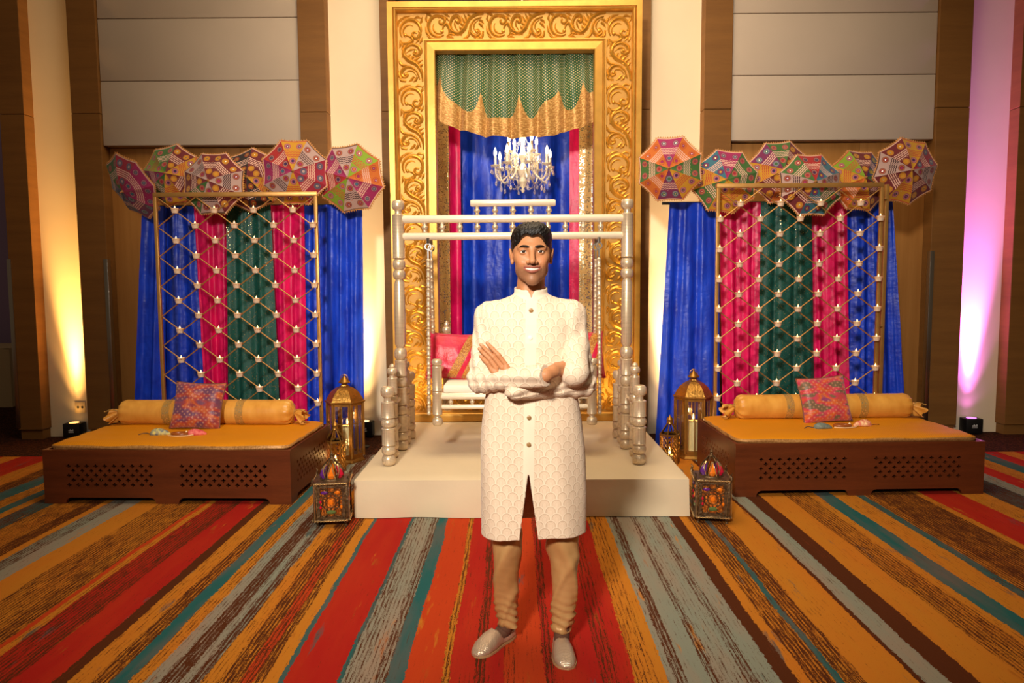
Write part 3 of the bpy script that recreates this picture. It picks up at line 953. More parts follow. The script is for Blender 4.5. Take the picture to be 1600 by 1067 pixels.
for x in BX:
    b = MB(); b.lathe([(r, z + pz0) for r, z in turned(psegs, .036)], 20, (x, BF, 0)); b.build('front_post', MAT_SILV, bench, angle=35)
    b = MB(); b.lathe([(r, z + pz0 + .03) for r, z in turned([('cyl', .30), ('ball', .06), ('cyl', .26), ('ball', .05), ('tip', .05)], .032)], 18, (x * .95, BB, 0)); b.build('back_post', MAT_SILV, bench, angle=35)
    b = MB(); b.tube([(x, BF, zf(619)), (x * .95, BB, zf(619))], .022, 10); b.build('side_rail', MAT_RAIL, bench)
    b = MB(); b.tube([(x * 1.01, BF, zf(585)), (x * .96, BB, zf(575))], .018, 10); b.build('arm_rail', MAT_SILVP, bench)
    b = MB(); b.box(x - .03, x + .03, BF - .02, BB + .02, zf(640) - .012, zf(640) + .006); b.build('hanger_plate', MAT_STEEL, bench)
rail(BX[0] + .03, BX[1] - .03, zf(619), .022, BF, 'seat_rail', bench); rail(BX[0] + .03, BX[1] - .03, zf(635), .017, BF, 'seat_rail', bench)
for i in range(7):
    spindle(BX[0] + .1 + (BX[1] - BX[0] - .2) * i / 6, zf(635) + .01, zf(619) - .015, BF, .8, bench)
zbk = at(805, 527, WY + BB).z - SZ
rail(BX[0] * .95 + .03, BX[1] * .95 - .03, zbk, .018, BB, 'back_rail', bench); rail(BX[0] * .95 + .03, BX[1] * .95 - .03, zbk - .26, .018, BB, 'back_rail', bench)
for i in range(8):
    spindle(BX[0] * .95 + .12 + (BX[1] - BX[0]) * .95 * .8 * i / 7, zbk - .245, zbk - .015, BB, .9, bench)
b = MB(); b.bbox(BX[0] + .02, BX[1] - .02, BF - .005, BB + .01, zf(622), zf(613), .004); b.build('seat_board', MAT_RAIL, bench)
b = MB(); b.bbox(BX[0] + .045, BX[1] - .045, BF - .012, BB - .03, zf(613), zf(601), .014); b.build('seat_cushion', M('white_seat_cloth', S(248, 240, 222), .8, bump=.15, bscale=14), bench)
# ------------------------------------------------------------------ cushions
def pillow(w, h, t, n=22, wob=0.0, seed=0):
    """soft square cushion standing in the XZ plane, front towards -Y, base at z=0"""
    b = MB(); UV = []
    for sgn in (-1, 1):
        def fn(u, v):
            a, c = 2 * u - 1, 2 * v - 1
            e = (max(0, 1 - a ** 4) * max(0, 1 - c ** 4)) ** .5
            x = a * w / 2 * (1 - .07 * (1 - c * c) * abs(a)) ; z = c * h / 2 * (1 - .07 * (1 - a * a) * abs(c))
            y = sgn * t / 2 * e ** .75 + wob * mnoise.noise((a * 2, c * 2, seed + sgn)) * e
            UV.append((u, v))
            return (x, y, z + h / 2)
        b.grid(fn, n, n)
    me = b.mesh('cushion', True, 180)
    uvmap(me, UV)
    return me
def piping_rim(w, h, mat, parent):
    P = []
    for k in range(80):
        s = k / 20; i = int(s) % 4; f = s - int(s)
        a, c = [(-1 + 2 * f, -1), (1, -1 + 2 * f), (1 - 2 * f, 1), (-1, 1 - 2 * f)][i]
        P.append((a * w / 2 * (1 - .07 * (1 - c * c) * abs(a)), 0, h / 2 + c * h / 2 * (1 - .07 * (1 - a * a) * abs(c))))
    b = MB(); b.tube(P, .005, 6, closed=True)
    return b.build('piping', mat, parent)

def red_cushion_mat():
    t = NT('red_silk_gold_bands')
    u, v = t.sep(t.coord('UV'))[0:2]
    d = t.math('ADD', u, t.math('MULTIPLY', v, -.42))
    n = t.noise(t.coord('UV'), 3, 3)
    base = t.mix(t.math('MULTIPLY_ADD', n, 2.5, -.75, clamp=True), S(204, 18, 30), S(198, 6, 76))
    b1 = t.math('MULTIPLY', t.math('GREATER_THAN', d, .40), t.math('LESS_THAN', d, .58))
    b2 = t.math('MULTIPLY', t.math('GREATER_THAN', d, .68), t.math('LESS_THAN', d, .80))
    m = t.math('ADD', b1, b2)
    sp = t.voronoi(t.coord('UV'), 45)
    gold = t.mix(t.math('MULTIPLY', sp, 1.6, clamp=True), S(232, 170, 60), S(164, 96, 24))
    t.set(col=t.mix(m, base, gold), rough=.38, sheen=.3)
    t.bump(t.math('ADD', t.noise(t.coord('UV'), 7, 4), t.math('MULTIPLY', m, t.math('MULTIPLY', sp, .5))), .3, .02)
    return t.m
MAT_REDC = red_cushion_mat()
MAT_REDP = M('crimson_piping', S(190, 16, 50), .5)
seat_z = SZ + zf(601)
for lab, px, rz, wd in (('crimson silk cushion with gold bands left of the man on swing', 706, .05, .40), ('crimson silk cushion mostly hidden at the right end of swing', 905, -.06, .40)):
    p = at(px, 590, WY + .08)
    o = thing('cushion', lab, 'cushion', (p.x, WY + .06, seat_z), rz, 'crimson cushions on the swing')
    mobj('cover', pillow(wd, .37, .15, wob=.012, seed=3), MAT_REDC, o)
    piping_rim(wd, .37, MAT_REDP, o)
    for ch_ in o.children:
        ch_.rotation_euler = (-.30, .06 if px < 800 else -.05, 0)

# ------------------------------------------------------------------ decorated bays: drapes, trellis, tealights, umbrellas
MAT_TREL = M('gold_painted_steel', S(190, 142, 76), .4, .55, var=.2, vscale=14)
def cup_mat():
    t = NT('frosted_tealight_cup')
    t.set(col=S(255, 238, 214), rough=.3, sss=.0)
    tr = t.n('ShaderNodeBsdfTranslucent'); tr.inputs[0].default_value = (1, .78, .5, 1)
    mx = t.n('ShaderNodeMixShader'); mx.inputs[0].default_value = .35
    t.l(t.b.outputs[0], mx.inputs[1]); t.l(tr.outputs[0], mx.inputs[2])
    t.l(mx.outputs[0], t.t.nodes['Material Output'].inputs[0])
    return t.m
MAT_CUP = cup_mat()
MAT_FLAME = M('candle_flame', (1, .7, .3, 1), .5, ecol=(1, .62, .22, 1), estr=4.5)
MAT_FLAME.cycles.emission_sampling = 'NONE'
MAT_WAX = M('ivory_wax', S(232, 220, 160), .45, bump=.05)
c = MB(); c.lathe([(0, 0), (.019, 0), (.020, .004), (.026, .034), (.0275, .036), (.024, .036), (.022, .022), (0, .021)], 14)
c.v = [(x_ * 1.2, y_ * 1.2, z_ * 1.15) for x_, y_, z_ in c.v]
CUP = c.mesh('cup')
w = MB(); w.lathe([(0, .0215), (.0215, .0218), (.021, .025), (0, .026)], 12); WAX = w.mesh('wax')
fl = MB(); fl.lathe([(0, .027), (.004, .031), (.0072, .039), (.0055, .049), (.002, .058), (0, .064)], 8); FLAME = fl.mesh('flame')

TY = 6.0
def trellis(side):
    sname = 'left' if side == 0 else 'right'
    if side == 0:
        xs = [at(p, 330, TY).x for p in (245.5, 272.6, 304, 333.5, 364.5, 395.5, 426.5, 458, 490)]
        ztop = at(370, 307, TY).z; zrow0 = at(365, 331, TY).z
    else:
        xs = [at(p, 330, TY).x for p in (1124, 1156, 1187.5, 1218.6, 1250, 1282, 1312.5, 1343.5, 1373)]
        ztop = at(1250, 293, TY).z; zrow0 = at(1250, 320.5, TY).z
    x0, x1 = xs[0] - .012, xs[8] + .02
    dx = (xs[8] - xs[0]) / 8
    dz = 23.1 / (F_PX / TY) * 1.0
    tr = thing('trellis_screen', 'gold trellis screen of diagonal rods behind the %s daybed' % sname, 'trellis', ((x0 + x1) / 2, TY, 0), 0, 'gold trellis screens')
    cx = tr.location.x
    r = .014
    for xx in (x0, x1):
        b = MB(); b.bbox(xx - cx - r, xx - cx + r, -r, r, 0, ztop, .003); b.build('post', MAT_TREL, tr)
    b = MB(); b.bbox(x0 - cx - r, x1 - cx + r, -r, r, ztop - .001, ztop + .036, .003); b.build('top_bar', MAT_TREL, tr)
    b = MB(); b.bbox(x0 - cx - r, x1 - cx + r, -r, r, .06, .09, .003); b.build('bottom_bar', MAT_TREL, tr)
    # rear stabilising post on the outer side
    xo = (x0 - .05) if side == 0 else (x1 + .075)
    if side == 1:
        b = MB(); b.bbox(xo - cx - .016, xo - cx + .016, .05, .085, 0, ztop + .03, .003); b.build('rear_post', MAT_TREL, tr)
        for z in (.1, 1.15, ztop - .1):
            b = MB(); b.tube([(x1 - cx, 0, z), (xo - cx, .06, z)], .009, 6); b.build('stay', MAT_TREL, tr)
    # diagonal rods through the node lattice: node (c, r) at x = c*dx, z = zrow0 - r*dz with c+r odd carrying candles
    zb = .09
    W_ = xs[8] - xs[0]
    sl = dz / dx
    for sgn in (1, -1):
        # lines z = z0 + sgn*sl*(x - xs0)
        for k in range(-30, 40):
            if k % 2 == 0: continue
            z0 = zrow0 + dz * k
            pts = []
            xa, xb_ = xs[0], xs[8]
            za, zb_ = z0, z0 + sgn * sl * W_
            # clip to [zb, ztop]
            def clipx(z): return xs[0] + (z - z0) / (sgn * sl)
            lo, hi = xa, xb_
            za_, zz_ = (zb, ztop)
            e1, e2 = sorted((clipx(za_), clipx(zz_)))
            lo, hi = max(lo, e1), min(hi, e2)
            if hi - lo < .06: continue
            b = MB(); yy = -.004 * sgn
            b.tube([(lo - cx, yy, z0 + sgn * sl * (lo - xs[0])), (hi - cx, yy, z0 + sgn * sl * (hi - xs[0]))], .0052, 6)
            b.build('rod', MAT_TREL, tr)
    # tealights in ring holders at the crossings
    holders = MB()
    for rr in range(15):
        z = zrow0 - rr * dz
        cols = [c for c in range(9) if (c + rr) % 2 == 1]
        if side == 0: cols = [c for c in cols if c != 0]
        if z < .50: break
        for j, c_ in enumerate(cols):
            x = xs[0] + c_ * dx
            o = thing('tealight', 'lit tealight, %s row from top, %s from left, on %s trellis' % (pr(rr), pr(j), sname), 'candle', (x, TY - .032, z - .012), 0, 'tealights on the %s trellis' % sname)
            mobj('cup', CUP, MAT_CUP, o); mobj('wax', WAX, MAT_WAX, o); mobj('flame', FLAME, MAT_FLAME, o)
            hh = MB()
            hh.tube([(x - cx + .0285 * math.cos(a), -.032 + .0285 * math.sin(a), z + .018) for a in [i * math.pi / 5 for i in range(10)]], .0022, 5, closed=True)
            hh.tube([(x - cx, -.004, z + .018), (x - cx, 0, z)], .003, 5)
            hh.build('cup_ring', MAT_TREL, tr)
    return xs, ztop
TL = trellis(0)
TR = trellis(1)

# drapes behind each trellis, hung on a pole
DY = 6.43
def dx_(px, py): return at(px, py, DY).x
zc0, zcb = 2.26, .02
def bay(side):
    sn = 'left' if side == 0 else 'right'
    if side == 0:
        L_ = [('royal blue', MAT_BLUE, (222, 256), (206, 252), DY + .02, 'leftmost royal blue satin drape, showing left of the left trellis', 2),
              ('royal blue', MAT_BLUE, (250, 308), (240, 336), DY + .05, 'royal blue satin drape behind left edge of left trellis', 3.4),
              ('magenta', MAT_PINK, (302, 362), (322, 364), DY + .0, 'magenta satin drape left of the green one, left trellis', 3.4),
              ('magenta', MAT_PINK, (420, 475), (430, 476), DY + .0, 'magenta satin drape right of the green one, left trellis', 3.0),
              ('royal blue', MAT_BLUE, (468, 500), (460, 512), DY + .04, 'narrow royal blue satin drape behind right edge of left trellis', 2),
              ('royal blue', MAT_BLUE, (500, 565), (500, 566), DY + .01, 'royal blue satin drape right of left trellis, behind tall lantern', 4),
              ('green', MAT_GREEN, (356, 426), (360, 438), DY - .05, 'green sequinned drape in the middle of the left trellis', 3.6)]
    else:
        L_ = [('royal blue', MAT_BLUE, (1046, 1122), (1026, 1128), DY + .01, 'royal blue satin drape left of right trellis, behind tall lantern', 4),
              ('magenta', MAT_PINK, (1124, 1190), (1132, 1188), DY + .0, 'magenta satin drape left of the green one, right trellis', 3.6),
              ('magenta', MAT_PINK, (1258, 1322), (1270, 1330), DY + .0, 'magenta satin drape right of the green one, right trellis', 3.6),
              ('royal blue', MAT_BLUE, (1316, 1378), (1318, 1384), DY + .05, 'royal blue satin drape behind right edge of right trellis', 3.4),
              ('royal blue', MAT_BLUE, (1372, 1396), (1376, 1420), DY + .02, 'rightmost royal blue satin drape, right of the right trellis', 2),
              ('green', MAT_GREEN, (1186, 1264), (1182, 1274), DY - .05, 'green sequinned drape in the middle of the right trellis', 3.8)]
    for i, (cname, mt, tp, bt, Y, lab, pl) in enumerate(L_):
        curtain('curtain', lab, (dx_(tp[0], 320), dx_(tp[1], 320)), (dx_(bt[0], 640), dx_(bt[1], 640)), Y, zc0, zcb, mt, pl=pl, amp=.022, group='drapes behind the %s trellis' % sn, seed=20 + 10 * side + i)
    xs = TL[0] if side == 0 else TR[0]
    a, c = (dx_(215, 320), dx_(570, 320)) if side == 0 else (dx_(1040, 320), dx_(1402, 320))
    p = thing('drape_stand', 'slim black pipe stand carrying the %s drapes' % sn, 'stand', ((a + c) / 2, DY, 0), 0, 'drape stands')
    hw_ = (c - a) / 2
    b = MB(); b.tube([(-hw_, .15, zc0 + .01), (hw_, .15, zc0 + .01)], .014, 8); b.build('cross_bar', MAT_BLACK, p)
    for s in (-1, 1):
        b = MB(); b.tube([(s * (hw_ - .1), .17, 0), (s * (hw_ - .1), .17, zc0 + .02)], .015, 8); b.tube([(s * (hw_ - .1), .17, zc0), (s * (hw_ - .1), .15, zc0 + .01)], .012, 6); b.lathe([(.06, 0), (.06, .008), (0, .01)], 14, (s * (hw_ - .1), .17, 0)); b.build('upright', MAT_BLACK, p)
    return p
bay(0); bay(1)

# umbrellas ------------------------------------------------------------
UC = dict(mag=S(186, 22, 106), mar=S(128, 18, 34), red=S(206, 32, 34), yel=S(238, 172, 22), lime=S(152, 190, 26), grn=S(70, 128, 50), whi=S(216, 180, 172),
          org=S(240, 124, 26), tea=S(50, 128, 152), nav=S(50, 30, 104), blk=S(30, 22, 20), pur=S(140, 26, 96), crm=S(184, 20, 62), blu=S(40, 70, 120))
UC = {k_: (c_[0] * .74, c_[1] * .74, c_[2] * .74, 1) for k_, c_ in UC.items()}
UM = {}
def umb_mat(key):
    if key in UM: return UM[key]
    base = UC[key]
    t = NT('embroidered_panel_' + key)
    uv = t.coord('UV')
    x, y = t.sep(uv)[0:2]
    light_stripe = S(236, 190, 170) if key not in ('whi', 'yel', 'lime') else (S(60, 24, 30) if key == 'whi' else S(196, 70, 40))
    wob = t.math('MULTIPLY', t.math('SINE', t.math('MULTIPLY', x, 70)), .008)
    yy = t.math('ADD', y, wob)
    st = t.math('GREATER_THAN', t.math('SINE', t.math('MULTIPLY', yy, 112)), .1)
    band = t.math('MULTIPLY', t.math('GREATER_THAN', y, .42), t.math('LESS_THAN', y, .66))
    col = t.mix(t.math('MULTIPLY', st, band), base, light_stripe)
    rim = t.math('MULTIPLY', t.math('GREATER_THAN', y, .955), t.math('LESS_THAN', y, .985))
    col = t.mix(rim, col, light_stripe)
    # medallions
    ring = {'mag': ('tea', 'whi', 'pur'), 'mar': ('yel', 'org', 'yel'), 'red': ('nav', 'whi', 'mar'), 'yel': ('nav', 'whi', 'mag'), 'lime': ('org', 'whi', 'mag'), 'grn': ('red', 'yel', 'mag'),
            'whi': ('mag', 'org', 'mar'), 'org': ('mag', 'yel', 'red'), 'tea': ('yel', 'mag', 'nav'), 'nav': ('yel', 'yel', 'grn'), 'blk': ('yel', 'org', 'mar'), 'pur': ('grn', 'whi', 'tea'), 'crm': ('whi', 'pur', 'tea'), 'blu': ('mag', 'tea', 'nav')}[key]
    ax = t.math('ABSOLUTE', x)
    def dist(cx, cy, src):
        a = t.math('SUBTRACT', src, cx); c = t.math('SUBTRACT', y, cy)
        return t.math('SQRT', t.math('ADD', t.math('MULTIPLY', a, a), t.math('MULTIPLY', c, c)))
    d = t.math('MINIMUM', dist(.185, .80, ax), dist(0, .31, x))
    for rad, ck, am_ in ((.100, ring[2], .75), (.078, ring[1], .7), (.060, ring[2], .9), (.040, ring[0], 1)):
        col = t.mix(t.math('MULTIPLY', t.math('LESS_THAN', d, rad), am_), col, UC[ck])
    mir = t.math('MINIMUM', t.math('LESS_THAN', dist(.185, .80, ax), .022), 1.0)
    # scattered small mirrors
    v = t.n('ShaderNodeTexVoronoi'); t.l(uv, v.inputs['Vector']); v.inputs['Scale'].default_value = 9
    spk = t.math('MULTIPLY', t.math('LESS_THAN', v.outputs['Distance'], .13), t.math('GREATER_THAN', t.sep(v.outputs['Color'])[0], .35))
    outside = t.math('GREATER_THAN', d, .125)
    notband = t.math('SUBTRACT', 1.0, band)
    spk = t.math('MULTIPLY', t.math('MULTIPLY', spk, outside), notband)
    col = t.mix(spk, col, UC[ring[1]])
    col = t.mix(mir, col, S(235, 230, 220))
    th = t.noise(uv, 90, 2)
    col = t.mix(t.math('MULTIPLY_ADD', th, 1.6, -.45, clamp=True), col, t.mix(.6, col, S(40, 16, 20)))
    t.set(col=col, rough=t.math('MULTIPLY_ADD', mir, -.5, .75), metal=t.math('MULTIPLY', mir, .9), sheen=.2)
    t.bump(th, .35, .006)
    UM[key] = t.m
    return t.m
UR, UHT = .285, .125
TA = math.tan(math.pi / 8)
pm = MB(); UVp = []
def panel(u, v):
    a = (2 * u - 1) * math.pi / 8
    rr = .004 + v * UR
    xr = rr * math.cos(math.pi / 8) * (1.0 - .035 * v * (1 - (2 * u - 1) ** 2))       # straight chord with a slight scallop inwards
    yt = xr * math.tan(a)
    z = UHT * (1 - (v * .9) ** 1.75) - .012 * (1 - (2 * u - 1) ** 2) * math.sin(math.pi * v) * .6
    UVp.append((math.tan(a) * v, v))
    return (xr, yt, z)
pm.grid(panel, 8, 8)
PANEL = pm.mesh('canopy_panel', True, 180, False)
uvmap(PANEL, UVp)
zr = UHT * (1 - .9 ** 1.75)
fr = MB()
for kk in range(8):
    a0, a1 = (kk - .5) * math.pi / 4, (kk + .5) * math.pi / 4
    p0 = Vector((UR * math.cos(a0), UR * math.sin(a0), zr)); p1 = Vector((UR * math.cos(a1), UR * math.sin(a1), zr))
    mid = Vector((math.cos(kk * math.pi / 4), math.sin(kk * math.pi / 4), 0))
    for i in range(11):
        t0, t1 = i / 11, (i + .8) / 11
        s = lambda t: p0.lerp(p1, t) - mid * (.035 * UR * math.cos(math.pi / 8) * (1 - (2 * t - 1) ** 2))
        q0, q1 = s(t0), s(t1); tip = s((t0 + t1) / 2) + mid * .017 + Vector((0, 0, -.004))
        up = Vector((0, 0, .003))
        fr.add([q0 + up, q1 + up, tip, q0 - up, q1 - up], [(0, 1, 2), (3, 2, 4), (0, 2, 3), (1, 4, 2), (0, 3, 4, 1)])
    fr.tube([p0 + (s(.25) - p0) * 0, s(.25), s(.5), s(.75), p1], .0045, 5)
FRINGE = fr.mesh('fringe')
rb = MB(); rb.tube([(.01, 0, UHT - .006), (UR * .5, 0, UHT * (1 - (.45) ** 1.75) - .008), (UR, 0, zr - .004)], .0028, 5)
RIB = rb.mesh('rib')
sh = MB(); sh.tube([(0, 0, UHT), (0, 0, -.22)], .007, 8); sh.lathe([(0, UHT + .03), (.006, UHT + .022), (.010, UHT + .004), (.016, UHT - .004), (.010, UHT - .02)], 10)
hk = crm([(0, 0, -.22), (0, 0, -.27), (.02, 0, -.295), (.045, 0, -.28)], 6); sh.tube(hk, .009, 8)
SHAFT = sh.mesh('shaft')
MAT_FRG = M('gold_fringe', S(214, 150, 84), .7, var=.5, vscale=60)
MAT_SHAFT = M('bamboo_shaft', S(150, 104, 60), .5)
def umbrella(px, py, Y, dirv, spin, cols, lab, sc=1.0, grp=''):
    p = at(px, py, Y)
    o = thing('parasol', lab, 'umbrella', p, 0, grp)
    q = Vector(dirv).normalized().to_track_quat('Z', 'Y')
    o.rotation_mode = 'QUATERNION'
    o.rotation_quaternion = q @ Matrix.Rotation(math.radians(spin), 3, 'Z').to_quaternion()
    o.scale = (sc, sc, sc)
    for kk in range(8):
        c_ = mobj('canopy_panel', PANEL, None, o) if False else bpy.data.objects.new('canopy_panel', PANEL)
        if c_.name not in COL.objects: COL.objects.link(c_)
        c_.parent = o
        if not PANEL.materials: PANEL.materials.append(None)
        c_.material_slots[0].link = 'OBJECT'
        c_.material_slots[0].material = umb_mat(cols[kk])
        c_.rotation_euler = (0, 0, kk * math.pi / 4)
        r_ = mobj('rib', RIB, MAT_SHAFT, o); r_.rotation_euler = (0, 0, (kk + .5) * math.pi / 4)
    mobj('fringe', FRINGE, MAT_FRG, o)
    mobj('shaft', SHAFT, MAT_SHAFT, o)
    return o
g = 'embroidered parasols above the left trellis'
UY = 6.17
umbrella(211, 290, UY, (-.42, -.72, -.46), 20, ['mag', 'crm', 'grn', 'blu', 'tea', 'blu', 'pur', 'mag'], 'dark teal and crimson embroidered parasol, leftmost above left trellis', 1.04, g)
umbrella(271, 275, UY + .14, (-.10, -.9, .05), 12, ['yel', 'mar', 'grn', 'lime', 'mag', 'grn', 'yel', 'mar'], 'green, maroon and yellow embroidered parasol, second from left', .98, g)
umbrella(336, 288, UY + .0, (-.05, -.9, .10), 0, ['whi', 'mar', 'mar', 'whi', 'mar', 'grn', 'whi', 'mar'], 'maroon and white embroidered parasol, third from left', 1.0, g)
umbrella(395, 282, UY + .14, (-.06, -.9, .10), 22, ['mar', 'mar', 'blk', 'yel', 'grn', 'mar', 'blk', 'yel'], 'black, maroon and yellow embroidered parasol behind the left trellis bar', 1.0, g)
umbrella(462, 270, UY - .0, (.10, -.95, -.04), 0, ['crm', 'whi', 'yel', 'red', 'mag', 'whi', 'yel', 'crm'], 'parasol with bright yellow top panel between red and white panels', 1.02, g)
umbrella(549, 279, UY + .07, (-.02, -1.0, -.10), 8, ['org', 'lime', 'whi', 'mag', 'red', 'lime', 'whi', 'mag'], 'white, lime and orange parasol at the right end above left drapes', 1.05, g)
g = 'embroidered parasols above the right trellis'
umbrella(1047, 264, UY + .0, (-.28, -.95, -.12), 0, ['grn', 'org', 'mag', 'org', 'grn', 'org', 'pur', 'yel'], 'purple, orange, green and yellow parasol nearest the gilded frame', 1.0, g)
umbrella(1132, 284, UY + .08, (-.12, -.9, .02), -8, ['grn', 'grn', 'mag', 'tea', 'yel', 'grn', 'yel', 'yel'], 'parasol with blue, magenta and green panels at right trellis corner', 1.0, g)
umbrella(1217, 270, UY + .15, (.0, -.9, .05), 4, ['mar', 'mar', 'grn', 'pur', 'yel', 'mar', 'org', 'mar'], 'purple, green and maroon parasol, third from the gilded frame', 1.0, g)
umbrella(1264, 290, UY + .0, (.04, -.9, .12), 0, ['whi', 'tea', 'red', 'grn', 'whi', 'mar', 'tea', 'grn'], 'white, green, red and blue parasol in front at right trellis middle', 1.0, g)
umbrella(1340, 283, UY + .14, (.08, -.9, .10), -4, ['grn', 'nav', 'mar', 'lime', 'yel', 'org', 'yel', 'mar'], 'lime, maroon and navy parasol, second from the right end', .98, g)
umbrella(1412, 268, UY + .0, (.04, -1.0, -.04), -12, ['whi', 'crm', 'yel', 'mar', 'whi', 'mar', 'yel', 'mar'], 'maroon, yellow and white parasol at the right end', 1.0, g)

# ------------------------------------------------------------------ daybeds
MAT_BED = wood('dark_stained_wood', S(108, 52, 24), S(76, 34, 14), (.25, 1, 3.0), .38)
MAT_MATT = NT('mustard_brocade')
t = MAT_MATT
uvp = t.n('ShaderNodeNewGeometry').outputs['Position']
wv = t.math('SINE', t.math('MULTIPLY', t.sep(uvp)[0], 480)); wv2 = t.math('SINE', t.math('MULTIPLY', t.sep(uvp)[1], 400))
f = t.math('MULTIPLY_ADD', t.math('MULTIPLY', wv, wv2), .35, .35, clamp=True)
t.set(col=t.mix(f, S(224, 146, 14), S(178, 104, 8)), rough=.6, spec=.2)
t.bump(f, .12, .003)
MAT_MATT = t.m
MAT_HEM = M('pale_gold_brocade_edge', S(200, 152, 92), .45, .25, col2=S(140, 92, 40), vscale=90, bump=.3, bscale=120)
MAT_BOLS = satin('gold_satin', S(226, 166, 74), S(200, 134, 46), .38, .18)
MAT_BAND = sequin('gold_sequin_strip', S(196, 150, 74), S(150, 110, 50), S(250, 230, 170), 80, .4)
ANG = [0, 13, 26.9, 50, 70]
ANG = [a for a in ANG] + [180 - a for a in ANG[::-1] if a > 0] 
def jali(b, x0, x1, z0, z1, cw, rh, y0, y1, flip=False):
    """lattice of four-lobed holes; XZ plane between y0 (front) and y1"""
    nr = int(round((z1 - z0) / rh)); rh = (z1 - z0) / nr
    nc = int(round((x1 - x0) / cw)); cw = (x1 - x0) / nc
    ca = math.degrees(math.atan2(rh, cw))
    quarter = [0, ca * .5, ca, ca + (90 - ca) * .35, ca + (90 - ca) * .68]
    angs = []
    for q in range(4):
        base = [(a if q % 2 == 0 else 90 - a) for a in (quarter if q % 2 == 0 else [90, quarter[4], quarter[3], quarter[2], quarter[1]])]
        angs += [math.radians(q * 90 + (a)) for a in (quarter if q % 2 == 0 else [90 - c for c in [90, quarter[4], quarter[3], quarter[2], quarter[1]]])]
    def cell(cx, cz):
        n = len(angs)
        outer, inner = [], []
        for a in angs:
            c_, s_ = math.cos(a), math.sin(a)
            k = min((cw / 2) / abs(c_) if abs(c_) > 1e-6 else 9, (rh / 2) / abs(s_) if abs(s_) > 1e-6 else 9)
            outer.append((cx + c_ * k, cz + s_ * k))
            r = .0070 + .0090 * abs(math.cos(2 * a)) ** 1.2
            inner.append((cx + c_ * r * 1.05, cz + s_ * r))
        vs = [(x, y0, z) for x, z in outer] + [(x, y0, z) for x, z in inner] + [(x, y1, z) for x, z in inner]
        fs = []
        for i in range(n):
            j = (i + 1) % n
            fs += [(i, j, n + j, n + i), (n + i, n + j, 2 * n + j, 2 * n + i)]
        b.add(vs, fs)
    for r in range(nr):
        cz = z0 + (r + .5) * rh
        if r % 2 == 0:
            for c_ in range(nc): cell(x0 + (c_ + .5) * cw, cz)
        else:
            for c_ in range(nc - 1): cell(x0 + (c_ + 1) * cw, cz)
            for xa in (x0, x1 - cw / 2):
                b.add([(xa, y0, cz - rh / 2), (xa + cw / 2, y0, cz - rh / 2), (xa + cw / 2, y0, cz + rh / 2), (xa, y0, cz + rh / 2)], [(0, 1, 2, 3)])
BH = .385
def bed_side(ln, panels, th, feet):
    """decorated board: length ln centred on 0 in X, front at y=0, going back to y=th"""
    b = MB()
    zj0, zj1 = .118, .286
    edges = [-ln / 2]
    for a, c in panels: edges += [a, c]
    edges.append(ln / 2)
    for i in range(0, len(edges), 2):
        b.box(edges[i], edges[i + 1], 0, th, zj0, zj1)
    b.box(-ln / 2, ln / 2, 0, th, zj1, BH)
    for a, c in panels: jali(b, a, c, zj0, zj1, .0655, .0336, 0, th)
    # bottom rail with cut-outs
    poly = [(-ln / 2, 0)]
    for a, c in feet:
        poly.append((a, 0))
        for k in range(5):
            q = math.pi / 2 * k / 4
            poly.append((a + .04 * (1 - math.cos(q)) + .004, .012 + .032 * math.sin(q)))
        for k in range(5):
            q = math.pi / 2 * (4 - k) / 4
            poly.append((c - .04 * (1 - math.cos(q)) - .004, .012 + .032 * math.sin(q)))
        poly.append((c, 0))
    poly += [(ln / 2, 0), (ln / 2, zj0), (-ln / 2, zj0)]
    b.prism(poly, 0, th)
    return b
